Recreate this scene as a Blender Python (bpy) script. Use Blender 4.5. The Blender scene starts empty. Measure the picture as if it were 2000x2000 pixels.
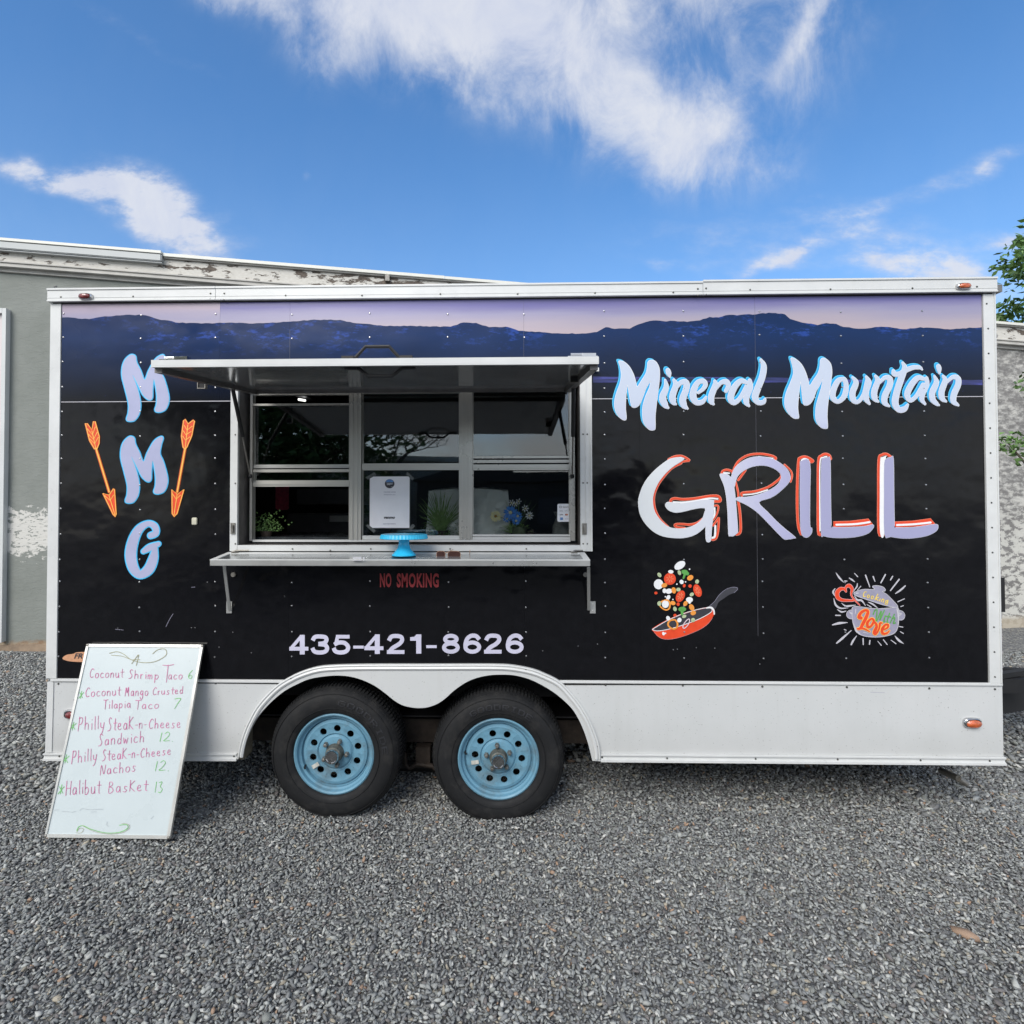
import bpy, math, random
import numpy as np
from mathutils import Vector, Matrix
from mathutils.geometry import tessellate_polygon
random.seed(7); rng = np.random.default_rng(7)
sc = bpy.context.scene
COL = sc.collection
R = math.radians

# ------------------------------------------------------------------ camera
F, PPX, PPY = 1107.96, 953.94, 971.0
PITCH, YAW, ROLL = 0.01801, 0.02424, 0.00139
CAM = Vector((-0.05905, -2.88083, 1.5659))
RM = (Matrix.Rotation(YAW, 3, 'Z') @ Matrix.Rotation(PITCH, 3, 'X') @ Matrix.Rotation(ROLL, 3, 'Y'))
cam = bpy.data.cameras.new('camera'); camo = bpy.data.objects.new('camera', cam); COL.objects.link(camo)
cam.sensor_fit = 'HORIZONTAL'; cam.sensor_width = 36; cam.lens = F / 2000 * 36
cam.shift_x = (1000 - PPX) / 2000; cam.shift_y = -(1000 - PPY) / 2000
cam.clip_start = .05; cam.clip_end = 2000
camo.matrix_world = Matrix.Translation(CAM) @ (RM @ Matrix.Rotation(R(90), 3, 'X')).to_4x4()
sc.camera = camo
def ray(x, y):
    return RM @ Vector(((x - PPX) / F, 1, -(y - PPY) / F))

# ------------------------------------------------------------------ world: blue sky with cloud
SUN_EL, SUN_AZ = 38, 205          # azimuth: compass-like, measured clockwise from +Y
world = bpy.data.worlds.new('World'); sc.world = world; world.use_nodes = True
nt = world.node_tree; nt.nodes.clear(); L = nt.links.new
def N(t, **k):
    n = nt.nodes.new(t)
    for a, b in k.items(): setattr(n, a, b)
    return n
def mth(op, a, b=None, c=None, clamp=False):
    n = N('ShaderNodeMath', operation=op, use_clamp=clamp)
    for i, v in enumerate((a, b, c)):
        if v is None: continue
        if isinstance(v, (int, float)): n.inputs[i].default_value = v
        else: L(v, n.inputs[i])
    return n.outputs[0]
sky = N('ShaderNodeTexSky', sky_type='NISHITA', sun_disc=False)
sky.sun_elevation = R(SUN_EL); sky.sun_rotation = R(SUN_AZ); sky.air_density = 1.0; sky.dust_density = .5; sky.ozone_density = 3.5
hs = N('ShaderNodeHueSaturation'); hs.inputs['Saturation'].default_value = 1.26; hs.inputs['Value'].default_value = 1.0
L(sky.outputs[0], hs.inputs['Color'])
SKYK = 0.148
skyc = N('ShaderNodeVectorMath', operation='SCALE'); L(hs.outputs[0], skyc.inputs[0]); skyc.inputs['Scale'].default_value = SKYK
tc = N('ShaderNodeTexCoord'); sep = N('ShaderNodeSeparateXYZ'); L(tc.outputs['Generated'], sep.inputs[0])
ymax = mth('MAXIMUM', sep.outputs[1], .05)
u = mth('DIVIDE', sep.outputs[0], ymax); v = mth('DIVIDE', sep.outputs[2], ymax)
uv = N('ShaderNodeCombineXYZ'); L(u, uv.inputs[0]); L(v, uv.inputs[1])
# warp
nz = N('ShaderNodeTexNoise'); nz.inputs['Scale'].default_value = 5; nz.inputs['Detail'].default_value = 6; L(uv.outputs[0], nz.inputs['Vector'])
wsub = N('ShaderNodeVectorMath', operation='SUBTRACT'); L(nz.outputs['Color'], wsub.inputs[0]); wsub.inputs[1].default_value = (.5, .5, .5)
wsc = N('ShaderNodeVectorMath', operation='SCALE'); L(wsub.outputs[0], wsc.inputs[0]); wsc.inputs['Scale'].default_value = .11
wad = N('ShaderNodeVectorMath', operation='ADD'); L(uv.outputs[0], wad.inputs[0]); L(wsc.outputs[0], wad.inputs[1])
def blob(x, y, a, b, rot, amp):     # centre and half-axes of a cloud bank as seen in the photograph, turned into sky directions
    d = ray(x, y); cu, cv = d.x / d.y, d.z / d.y
    s = N('ShaderNodeVectorMath', operation='SUBTRACT'); L(wad.outputs[0], s.inputs[0]); s.inputs[1].default_value = (cu, cv, 0)
    r = N('ShaderNodeVectorRotate', rotation_type='Z_AXIS'); L(s.outputs[0], r.inputs['Vector']); r.inputs['Angle'].default_value = R(rot)
    m = N('ShaderNodeVectorMath', operation='MULTIPLY'); L(r.outputs[0], m.inputs[0]); m.inputs[1].default_value = (F / a, F / b, 0)
    l = N('ShaderNodeVectorMath', operation='LENGTH'); L(m.outputs[0], l.inputs[0])
    e = mth('POWER', l.outputs['Value'], 2.0)
    return mth('MULTIPLY', mth('EXPONENT', mth('MULTIPLY', e, -1.0)), amp)
big = [(480, -15, 130, 45, 12, .7), (1420, 330, 120, 30, 10, .25), (820, -20, 330, 150, 22, 1.45), (640, 60, 90, 110, 0, .35), (1120, 150, 280, 130, 32, .62), (1330, 250, 210, 95, 30, .60), (1355, 285, 70, 45, -35, .45),
       (1250, -40, 430, 150, 0, .75), (1560, 60, 130, 22, -48, .55), (1500, 160, 260, 130, -20, .34)]
thin = [(110, 345, 120, 26, 18, 1.1), (260, 385, 150, 45, 22, 1.15), (370, 455, 110, 55, 35, 1.0), (1530, 508, 90, 16, -14, .75), (1840, 525, 170, 50, 4, 1.0),
        (1660, 425, 110, 35, 10, .45), (1800, 380, 200, 22, -22, .35), (600, 325, 14, 16, 0, .3), (1450, 470, 260, 60, 5, .38), (1900, 330, 120, 20, -20, .35), (1300, 505, 50, 12, 5, .5), (1960, 455, 60, 18, 5, .7), (250, 60, 230, 20, 28, .25)]
def total(lst):
    t = None
    for b in lst:
        o = blob(*b); t = o if t is None else mth('ADD', t, o)
    return t
nd = N('ShaderNodeTexNoise'); nd.inputs['Scale'].default_value = 9; nd.inputs['Detail'].default_value = 9; nd.inputs['Roughness'].default_value = .62
mp = N('ShaderNodeMapping'); L(uv.outputs[0], mp.inputs[0]); mp.inputs['Rotation'].default_value = (0, 0, R(20)); mp.inputs['Scale'].default_value = (1, 2.0, 1)
L(mp.outputs[0], nd.inputs['Vector'])
nl = N('ShaderNodeTexNoise'); nl.inputs['Scale'].default_value = 3.5; nl.inputs['Detail'].default_value = 5; L(uv.outputs[0], nl.inputs['Vector'])
fb = N('ShaderNodeTexNoise'); fb.inputs['Scale'].default_value = 6.0; fb.inputs['Detail'].default_value = 12; fb.inputs['Roughness'].default_value = .66; fb.inputs['Distortion'].default_value = .35
mpc = N('ShaderNodeMapping'); L(uv.outputs[0], mpc.inputs[0]); mpc.inputs['Rotation'].default_value = (0, 0, R(-28)); mpc.inputs['Scale'].default_value = (1.3, .85, 1); L(mpc.outputs[0], fb.inputs['Vector'])
tbig = total(big)
gate = N('ShaderNodeMapRange', interpolation_type='SMOOTHSTEP'); L(tbig, gate.inputs[0]); gate.inputs[1].default_value = .03; gate.inputs[2].default_value = .5
tb = mth('ADD', tbig, mth('MULTIPLY', mth('MULTIPLY', mth('SUBTRACT', fb.outputs[0], .5), 2.3), gate.outputs[0]))
mb = N('ShaderNodeMapRange', interpolation_type='SMOOTHSTEP'); L(tb, mb.inputs[0]); mb.inputs[1].default_value = .06; mb.inputs[2].default_value = 1.55
tt = mth('MULTIPLY', total(thin), mth('POWER', mth('MULTIPLY', nd.outputs[0], 2.0), 2.2))
mt = N('ShaderNodeMapRange', interpolation_type='SMOOTHSTEP'); L(tt, mt.inputs[0]); mt.inputs[1].default_value = .08; mt.inputs[2].default_value = 1.35
front = mth('MAXIMUM', mb.outputs[0], mt.outputs[0])
isf = N('ShaderNodeMapRange', interpolation_type='SMOOTHSTEP'); L(sep.outputs[1], isf.inputs[0]); isf.inputs[1].default_value = .12; isf.inputs[2].default_value = .3
# the sky behind the photographer: broken white cloud
nb = N('ShaderNodeTexNoise'); nb.inputs['Scale'].default_value = 2.2; nb.inputs['Detail'].default_value = 8; nb.inputs['Roughness'].default_value = .55
mpb = N('ShaderNodeMapping'); L(tc.outputs['Generated'], mpb.inputs[0]); mpb.inputs['Scale'].default_value = (1, 1, 2.2); L(mpb.outputs[0], nb.inputs['Vector'])
bk = N('ShaderNodeMapRange', interpolation_type='SMOOTHSTEP'); L(nb.outputs[0], bk.inputs[0]); bk.inputs[1].default_value = .36; bk.inputs[2].default_value = .56
cm = N('ShaderNodeMix', data_type='FLOAT'); L(isf.outputs[0], cm.inputs[0]); L(bk.outputs[0], cm.inputs[2]); L(front, cm.inputs[3])
hz_ = N('ShaderNodeMapRange', interpolation_type='SMOOTHSTEP'); L(sep.outputs[2], hz_.inputs[0]); hz_.inputs[1].default_value = .60; hz_.inputs[2].default_value = .05; hz_.inputs[3].default_value = .05; hz_.inputs[4].default_value = .24
cmx = mth('MAXIMUM', mth('MULTIPLY', cm.outputs[0], .93, clamp=True), mth('ADD', hz_.outputs[0], mth('MULTIPLY', cm.outputs[0], .6)))
cr = N('ShaderNodeMix', data_type='RGBA'); L(mth('ADD', mth('MULTIPLY', fb.outputs[0], 1.6), -.3, clamp=True), cr.inputs[0]); cr.inputs[6].default_value = (.42, .46, .58, 1); cr.inputs[7].default_value = (.60, .61, .63, 1)
crb = N('ShaderNodeMix', data_type='RGBA'); L(isf.outputs[0], crb.inputs[0]); crb.inputs[6].default_value = (.74, .75, .77, 1); L(cr.outputs[2], crb.inputs[7])
fin = N('ShaderNodeMix', data_type='RGBA'); L(cmx, fin.inputs[0]); L(skyc.outputs[0], fin.inputs[6]); L(crb.outputs[2], fin.inputs[7])
bg = N('ShaderNodeBackground'); L(fin.outputs[2], bg.inputs[0]); bg.inputs[1].default_value = 1.0
wo = N('ShaderNodeOutputWorld'); L(bg.outputs[0], wo.inputs[0])

# ------------------------------------------------------------------ sun (thin cloud over it)
sl = bpy.data.lights.new('sun', 'SUN'); sl.energy = 2.45; sl.angle = R(36); sl.color = (1, .96, .9)
so = bpy.data.objects.new('sun', sl); COL.objects.link(so)
_d = Vector((math.sin(R(SUN_AZ)) * math.cos(R(SUN_EL)), math.cos(R(SUN_AZ)) * math.cos(R(SUN_EL)), math.sin(R(SUN_EL))))
so.rotation_euler = _d.to_track_quat('Z', 'Y').to_euler(); so.location = (0, -3, 9)
sc.view_settings.view_transform = 'Standard'; sc.view_settings.look = 'None'
sc.view_settings.exposure = 0.5; sc.view_settings.gamma = 1; sc.view_settings.use_curve_mapping = False
sc.cycles.max_bounces = 8; sc.cycles.transparent_max_bounces = 12

# ------------------------------------------------------------------ materials
def lin(c): return tuple(((x / 255) / 12.92 if x / 255 <= .04045 else (((x / 255) + .055) / 1.055) ** 2.4) for x in c)
class Mat:
    def __init__(s, name):
        s.m = bpy.data.materials.new(name); s.m.use_nodes = True; s.t = s.m.node_tree
        s.p = s.t.nodes['Principled BSDF']; s.out = s.t.nodes['Material Output']
    def n(s, t, **k):
        n = s.t.nodes.new(t)
        for a, b in k.items(): setattr(n, a, b)
        return n
    def l(s, a, b): s.t.links.new(a, b)
    def noise(s, scale, detail=4, rough=.5, stretch=(1, 1, 1), rot=(0, 0, 0)):
        tcn = s.n('ShaderNodeTexCoord'); mp = s.n('ShaderNodeMapping'); s.l(tcn.outputs['Object'], mp.inputs[0])
        mp.inputs['Scale'].default_value = stretch; mp.inputs['Rotation'].default_value = rot
        nn = s.n('ShaderNodeTexNoise'); nn.inputs['Scale'].default_value = scale; nn.inputs['Detail'].default_value = detail; nn.inputs['Roughness'].default_value = rough
        s.l(mp.outputs[0], nn.inputs['Vector']); return nn.outputs[0]
    def ramp(s, fac, stops, interp='LINEAR'):
        r = s.n('ShaderNodeValToRGB'); r.color_ramp.interpolation = interp
        while len(r.color_ramp.elements) < len(stops): r.color_ramp.elements.new(.5)
        for e, (p, c) in zip(r.color_ramp.elements, stops): e.position = p; e.color = (*c, 1)
        s.l(fac, r.inputs[0]); return r.outputs[0]
    def mix(s, fac, a, b):
        m = s.n('ShaderNodeMix', data_type='RGBA')
        for i, x in ((0, fac), (6, a), (7, b)):
            if isinstance(x, (tuple, float, int)): m.inputs[i].default_value = (*x, 1) if isinstance(x, tuple) else x
            else: s.l(x, m.inputs[i])
        return m.outputs[2]
    def bump(s, h, strength=.3, dist=.01, prev=None):
        b = s.n('ShaderNodeBump'); b.inputs['Strength'].default_value = strength; b.inputs['Distance'].default_value = dist
        s.l(h, b.inputs['Height'])
        if prev: s.l(prev, b.inputs['Normal'])
        s.l(b.outputs[0], s.p.inputs['Normal']); return b.outputs[0]
    def coord(s, ax):
        tcn = s.n('ShaderNodeTexCoord'); sp = s.n('ShaderNodeSeparateXYZ'); s.l(tcn.outputs['Object'], sp.inputs[0]); return sp.outputs[ax]
    def mr(s, v, a, b, c=0., d=1., smooth=False):
        m = s.n('ShaderNodeMapRange'); m.interpolation_type = 'SMOOTHSTEP' if smooth else 'LINEAR'
        s.l(v, m.inputs[0])
        for i, x in zip((1, 2, 3, 4), (a, b, c, d)): m.inputs[i].default_value = x
        return m.outputs[0]
    def math(s, op, a, b):
        m = s.n('ShaderNodeMath', operation=op)
        for i, x in enumerate((a, b)):
            if isinstance(x, (int, float)): m.inputs[i].default_value = x
            else: s.l(x, m.inputs[i])
        return m.outputs[0]
def simple(name, rgb, rough=.5, metal=0., var=.12, vs=25, bump=0., bs=60, spec=.5, coat=0., stretch=(1, 1, 1)):
    """rgb as it is (linear)."""
    m = Mat(name); n = m.noise(vs, 5, .6, stretch)
    c = m.ramp(n, [(.3, tuple(x * (1 - var) for x in rgb)), (.7, tuple(min(1, x * (1 + var)) for x in rgb))])
    m.l(c, m.p.inputs['Base Color']); m.p.inputs['Metallic'].default_value = metal
    m.l(m.mr(n, .3, .7, max(0, rough - .06), rough + .06), m.p.inputs['Roughness'])
    m.p.inputs['Specular IOR Level'].default_value = spec; m.p.inputs['Coat Weight'].default_value = coat
    if bump: m.bump(m.noise(bs, 5, .6), bump, .004)
    return m.m
M = {}
M['white_paint'] = simple('white_painted_metal', (.55, .565, .56), .35, 0, .05, 3, .05, 6)
M['trim'] = simple('white_trim', (.60, .61, .60), .32, 0, .05, 8, .05, 30)
M['alu'] = simple('aluminium', (.55, .55, .53), .32, .7, .06, 6, .02, 30)
M['alu_bar'] = simple('aluminium_window_bar', (.54, .53, .49), .3, .5, .015, 2)
M['alu_dark'] = simple('shaded_aluminium_jamb', (.16, .15, .145), .4, .4, .2, 20, .1, 60)  # darkened aluminium, the shade of the window recess is put into its colour
M['shelf'] = simple('brushed_metal_shelf', (.36, .38, .39), .2, .8, .08, 10, .08, 40, stretch=(.3, 3, 1))
M['under'] = simple('polished_awning_lining', (.34, .34, .34), .12, .35, .1, 6, .03, 4, spec=.8)
M['chrome'] = simple('chrome', (.6, .6, .6), .15, 1., .1, 20)
M['steel'] = simple('dull_steel', (.22, .21, .19), .42, .7, .25, 40, .3, 120)
M['hub'] = simple('weathered_hub', (.12, .125, .11), .55, .4, .35, 60, .5, 150)
M['black_plastic'] = simple('black_plastic', (.009, .009, .010), .55, 0, .2, 30)
M['dark'] = simple('dark_underbody', (.008, .008, .009), .7, 0, .4, 12, .2, 30)
M['rust'] = simple('rusty_frame_steel', (.035, .026, .02), .7, .2, .5, 25, .4, 60)
M['rubber'] = simple('tyre_rubber', (.0105, .011, .012), .66, 0, .35, 18, .3, 90, spec=.28)
M['rubber_letter'] = simple('tyre_lettering_rubber', (.017, .018, .022), .6, 0, .2, 40)
M['rim'] = simple('blue_painted_steel', (.135, .27, .36), .42, .1, .30, 14, .12, 60)
def worn(name, base, dirt, rough, th, sc):
    m = Mat(name); n = m.noise(sc, 7, .68); n2 = m.noise(140, 3, .6); f = m.math('ADD', m.math('MULTIPLY', m.mr(n, th, th + .22), .55), m.math('MULTIPLY', m.mr(n2, .62, .70), .25))
    m.l(m.mix(f, base, dirt), m.p.inputs['Base Color']); m.l(m.mr(n, .3, .7, rough, rough + .25), m.p.inputs['Roughness']); m.p.inputs['Specular IOR Level'].default_value = .3; m.bump(n2, .15, .002); return m.m
M['rim'] = worn('blue_painted_steel_with_brake_dust', (.13, .285, .385), (.10, .085, .065), .36, .50, 9)
M['rubber'] = worn('dusty_tyre_rubber', (.0095, .010, .011), (.045, .043, .040), .6, .50, 11)
M['lining'] = simple('dark_interior_lining', (.012, .012, .014), .5, 0, .3, 5)  # near-black colour stands in for the shade inside the trailer
M['glassy_red'] = simple('red_lens', (.16, .012, .012), .12, 0, .3, 90, .5, 200, coat=1)
M['glassy_amber'] = simple('amber_lens', (.50, .10, .025), .12, 0, .3, 90, .5, 200, coat=1)
M['board'] = simple('whiteboard_enamel', (.50, .56, .57), .3, 0, .03, 4)
M['paper'] = simple('white_paper', (.78, .78, .82), .5, 0, .03, 15, .1, 10)
M['blue_plastic'] = simple('sky_blue_plastic', (.035, .56, .90), .25, 0, .05, 10)
M['letter_lav'] = simple('lavender_vinyl', (.40, .38, .60), .4, 0, .05, 6)
M['letter_cyan'] = simple('cyan_vinyl', (.02, .36, .72), .4, 0, .05, 6)
M['cyan_edge'] = simple('pale_cyan_vinyl', (.10, .55, .80), .4, 0, .05, 6)
M['joint_dim'] = simple('dull_panel_joint', (.10, .10, .12), .5)
M['phone'] = simple('lilac_white_vinyl', (.56, .55, .68), .4, 0, .08, 7)
M['red_text'] = simple('dull_red_vinyl', (.36, .035, .04), .5, 0, .12, 30)
M['orange_v'] = simple('orange_red_vinyl', (.72, .062, .016), .4, 0, .1, 20)
M['orange_r'] = simple('rust_orange_vinyl', (.60, .095, .02), .4, 0, .1, 20)
M['yellow_v'] = simple('yellow_orange_vinyl', (.90, .47, .09), .4, 0, .08, 30)
M['white_v'] = simple('white_vinyl', (.78, .79, .80), .4, 0, .04, 20)
M['grey_v'] = simple('lilac_grey_vinyl', (.30, .29, .38), .4, 0, .1, 30)
M['dark_v'] = simple('charcoal_vinyl', (.035, .035, .045), .4, 0, .1, 30)
M['lightgrey_v'] = simple('light_grey_vinyl', (.50, .49, .53), .4, 0, .08, 40)
M['green_v'] = simple('green_vinyl', (.10, .33, .07), .4, 0, .2, 60)
M['dkgreen_v'] = simple('dark_green_vinyl', (.03, .14, .03), .4, 0, .2, 60)
M['tan_v'] = simple('tan_vinyl', (.58, .30, .17), .4, 0, .1, 60)
M['pink_ink'] = simple('magenta_marker', (.50, .09, .25), .6, 0, .35, 60)
M['green_ink'] = simple('green_marker', (.14, .46, .10), .6, 0, .3, 60)
M['olive_ink'] = simple('olive_marker', (.28, .27, .15), .6, 0, .3, 60)
M['grey_ink'] = simple('faded_grey_marker', (.38, .42, .44), .6, 0, .2, 60)
M['pale_print'] = simple('pale_blue_print', (.10, .25, .55), .5, 0, .2, 60)
M['leaf'] = simple('tree_leaf', (.055, .12, .03), .5, 0, .45, 2.5)
M['leaf2'] = simple('plant_leaf', (.13, .24, .07), .5, 0, .5, 60)
M['grass_leaf'] = simple('grass_blade_leaf', (.20, .32, .10), .5, 0, .4, 40)
M['bark'] = simple('bark', (.09, .07, .05), .85, 0, .4, 12, .6, 30)
M['twig'] = simple('dark_twig', (.03, .027, .024), .8, 0, .3, 12)
M['terracotta'] = simple('brown_pot', (.06, .045, .035), .5, 0, .3, 30)
M['green_pot'] = simple('green_glazed_pot', (.12, .16, .09), .4, 0, .3, 30)
M['petal_y'] = simple('cream_petal', (.85, .78, .42), .5, 0, .1, 60)
M['petal_b'] = simple('blue_petal', (.05, .26, .85), .5, 0, .25, 60)
M['petal_w'] = simple('white_petal', (.78, .80, .85), .5, 0, .1, 60)
M['bag'] = simple('white_plastic_cover', (.78, .81, .80), .35, 0, .06, 8, .5, 14)
M['pitcher'] = simple('whitewashed_wood', (.42, .42, .40), .6, 0, .15, 30, .2, 60, stretch=(1, 1, 6))
M['pink'] = simple('pink_cloth', (.5, .06, .12), .7, 0, .3, 40)
M['appl'] = simple('grey_appliance', (.10, .10, .11), .45, .2, .2, 8)
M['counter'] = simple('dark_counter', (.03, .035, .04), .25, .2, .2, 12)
M['tape'] = simple('clear_tape', (.10, .11, .11), .3, 0, .2, 60)
M['gold'] = simple('copper_wire', (.5, .30, .20), .3, .8, .1, 60)
M['grey_roof'] = simple('grey_steel_flashing', (.36, .38, .38), .45, .1, .06, 3)
M['white_roof'] = simple('white_flashing', (.66, .66, .60), .45, 0, .06, 4)
M['door_pink'] = simple('pale_pink_door', (.60, .54, .54), .5, 0, .05, 3)
M['moulding'] = simple('weathered_moulding', (.42, .41, .38), .6, 0, .15, 6, .2, 30)
M['brick_far'] = simple('far_wall_render', (.30, .28, .25), .8, 0, .15, 2)
M['far_roof'] = simple('far_roof_shingle', (.10, .09, .085), .8, 0, .3, 3)

def skirt_mat():
    m = Mat('road_worn_white_paint'); n = m.noise(3, 5, .6); st = m.noise(14, 6, .65, (1.6, 1, .12)); sp = m.noise(120, 2, .5); z = m.coord(2)
    c = m.ramp(n, [(.3, (.53, .545, .54)), (.7, (.565, .575, .57))])
    c = m.mix(m.math('MULTIPLY', m.mr(st, .54, .78), .1), c, (.30, .29, .26))
    low = m.math('MULTIPLY', m.mr(m.math('ADD', z, m.math('MULTIPLY', n, .25)), .62, .42, 0., 1.), .18); c = m.mix(low, c, (.27, .25, .21))
    c = m.mix(m.math('MULTIPLY', m.mr(sp, .69, .72), .6), c, (.12, .11, .10))
    m.l(c, m.p.inputs['Base Color']); m.p.inputs['Roughness'].default_value = .38; m.bump(m.noise(2.2, 2, .4), .25, .01); return m.m
M['skirt'] = skirt_mat()
def glass(name, tint, ior):
    m = Mat(name); m.t.nodes.remove(m.p)
    tr = m.n('ShaderNodeBsdfTransparent'); tr.inputs[0].default_value = (*tint, 1)
    gl = m.n('ShaderNodeBsdfGlossy'); gl.inputs['Roughness'].default_value = .015
    n = m.noise(3.0, 2, .4); b = m.n('ShaderNodeBump'); b.inputs['Strength'].default_value = .06; b.inputs['Distance'].default_value = .01
    m.l(n, b.inputs['Height']); m.l(b.outputs[0], gl.inputs['Normal'])
    fr = m.n('ShaderNodeFresnel'); fr.inputs[0].default_value = ior
    mx = m.n('ShaderNodeMixShader'); m.l(fr.outputs[0], mx.inputs[0]); m.l(tr.outputs[0], mx.inputs[1]); m.l(gl.outputs[0], mx.inputs[2])
    m.l(mx.outputs[0], m.out.inputs[0]); return m.m
M['glass'] = glass('window_glass', (.93, .95, .94), 1.85)
M['sunglass'] = simple('brown_lens', (.07, .035, .03), .08, 0, .1, 60, coat=1)

def panel_mat():
    m = Mat('black_gloss_panel')
    n = m.noise(30, 6, .6)
    m.l(m.ramp(n, [(.35, (.0035, .0035, .0045)), (.75, (.006, .006, .0075))]), m.p.inputs['Base Color'])
    m.p.inputs['Specular IOR Level'].default_value = .27
    n2 = m.noise(1.6, 3, .5, (1, 1, 1.4)); m.l(m.mr(n2, .35, .7, .09, .24), m.p.inputs['Roughness'])
    b = m.bump(n2, .6, .02)
    # pillow-like buckling between the rivet rows
    w = m.noise(5.5, 2, .4, (1, 1, 1.2)); m.bump(w, .8, .008, b)
    return m
M['black'] = panel_mat().m

# ------------------------------------------------------------------ object helpers
ORIG = {}; SHEAR = 0.
def root(name, loc, label, cat, group=None):
    o = bpy.data.objects.new(name, None); COL.objects.link(o); o.location = loc; o.empty_display_size = .1
    o['label'] = label; o['category'] = cat
    if group: o['group'] = group
    ORIG[o.name] = Vector(loc); return o
class MB:
    def __init__(s): s.v = []; s.f = []; s.smooth = False
    def add(s, vs, fs):
        b = len(s.v); s.v += [tuple(p) for p in vs]; s.f += [tuple(i + b for i in q) for q in fs]; return s
    def box(s, a, b):
        x0, x1 = sorted((a[0], b[0])); y0, y1 = sorted((a[1], b[1])); z0, z1 = sorted((a[2], b[2]))
        return s.add([(x0, y0, z0), (x1, y0, z0), (x1, y1, z0), (x0, y1, z0), (x0, y0, z1), (x1, y0, z1), (x1, y1, z1), (x0, y1, z1)],
                     [(0, 3, 2, 1), (4, 5, 6, 7), (0, 1, 5, 4), (1, 2, 6, 5), (2, 3, 7, 6), (3, 0, 4, 7)])
    def hexa(s, p):     # 8 corners ordered like box()
        return s.add(p, [(0, 3, 2, 1), (4, 5, 6, 7), (0, 1, 5, 4), (1, 2, 6, 5), (2, 3, 7, 6), (3, 0, 4, 7)])
    def prism(s, pts, d, caps=(True, True)):
        pts = [Vector(p) for p in pts]; d = Vector(d); n = len(pts)
        tri = tessellate_polygon([pts])
        b = len(s.v); s.v += [tuple(p) for p in pts] + [tuple(p + d) for p in pts]
        if caps[0]: s.f += [tuple(b + i for i in t) for t in tri]
        if caps[1]: s.f += [tuple(b + n + i for i in reversed(t)) for t in tri]
        s.f += [(b + i, b + (i + 1) % n, b + n + (i + 1) % n, b + n + i) for i in range(n)]
        return s
    def poly(s, pts):
        pts = [Vector(p) for p in pts]; b = len(s.v); s.v += [tuple(p) for p in pts]
        s.f += [tuple(b + i for i in t) for t in tessellate_polygon([pts])]; return s
    def tube(s, path, r, n=8, cap=True):
        path = [Vector(p) for p in path]; b = len(s.v); k = len(path)
        rs = r if isinstance(r, (list, tuple)) else [r] * k
        prev = None
        for i, p in enumerate(path):
            t = (path[min(i + 1, k - 1)] - path[max(i - 1, 0)]).normalized()
            if prev is None:
                a = t.cross(Vector((0, 0, 1)));
                if a.length < .1: a = t.cross(Vector((1, 0, 0)))
            else: a = prev - t * prev.dot(t)
            a.normalize(); prev = a; c = t.cross(a)
            for j in range(n):
                q = 2 * math.pi * j / n; s.v.append(tuple(p + (a * math.cos(q) + c * math.sin(q)) * rs[i]))
        for i in range(k - 1):
            for j in range(n): s.f.append((b + i * n + j, b + i * n + (j + 1) % n, b + (i + 1) * n + (j + 1) % n, b + (i + 1) * n + j))
        if cap: s.f.append(tuple(b + j for j in reversed(range(n)))); s.f.append(tuple(b + (k - 1) * n + j for j in range(n)))
        return s
    def lathe(s, prof, c, axis='Z', n=24, cap=True):   # prof: (radius, height along axis)
        c = Vector(c); b = len(s.v)
        for r, h in prof:
            for j in range(n):
                q = 2 * math.pi * j / n; a, d = r * math.cos(q), r * math.sin(q)
                s.v.append(tuple(c + (Vector((a, d, h)) if axis == 'Z' else Vector((a, h, d)))))
        for i in range(len(prof) - 1):
            for j in range(n): s.f.append((b + i * n + j, b + i * n + (j + 1) % n, b + (i + 1) * n + (j + 1) % n, b + (i + 1) * n + j))
        if cap:
            if prof[0][0] > 1e-6: s.f.append(tuple(b + j for j in reversed(range(n))))
            if prof[-1][0] > 1e-6: s.f.append(tuple(b + (len(prof) - 1) * n + j for j in range(n)))
        return s
    def dome(s, c, r, h, nrm=(0, -1, 0), n=7):
        c = Vector(c); nn = Vector(nrm).normalized(); a = nn.cross(Vector((0, 0, 1)))
        if a.length < .1: a = nn.cross(Vector((1, 0, 0)))
        a.normalize(); d = nn.cross(a); vs = []
        for rr, hh in ((1, 0), (.72, .65)):
            for j in range(n):
                q = 2 * math.pi * j / n; vs.append(c + (a * math.cos(q) + d * math.sin(q)) * r * rr + nn * h * hh)
        vs.append(c + nn * h)
        fs = [(j, (j + 1) % n, n + (j + 1) % n, n + j) for j in range(n)] + [(n + j, n + (j + 1) % n, 2 * n) for j in range(n)]
        return s.add(vs, fs)
    def build(s, name, mat, parent=None, origin=None, bevel=0, smooth=None, kind=None, label=None):
        s.v = [(x, y, z + SHEAR * y) for x, y, z in s.v] if SHEAR else s.v
        po = ORIG[parent.name] if parent is not None else Vector((0, 0, 0))
        og = Vector(origin) if origin is not None else po
        me = bpy.data.meshes.new(name); me.from_pydata([(x - og.x, y - og.y, z - og.z) for x, y, z in s.v], [], s.f)
        mats = mat if isinstance(mat, list) else [mat]
        for q in mats: me.materials.append(M[q] if isinstance(q, str) else q)
        o = bpy.data.objects.new(name, me); COL.objects.link(o); ORIG[o.name] = og
        if parent is not None: o.parent = parent; o.location = og - po
        else: o.location = og
        import bmesh
        bm = bmesh.new(); bm.from_mesh(me)
        if bevel:
            bmesh.ops.bevel(bm, geom=[e for e in bm.edges], offset=bevel, segments=2, affect='EDGES', clamp_overlap=True)
        if not getattr(s, 'flat', False): bmesh.ops.recalc_face_normals(bm, faces=bm.faces)
        bm.to_mesh(me); bm.free()
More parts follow.
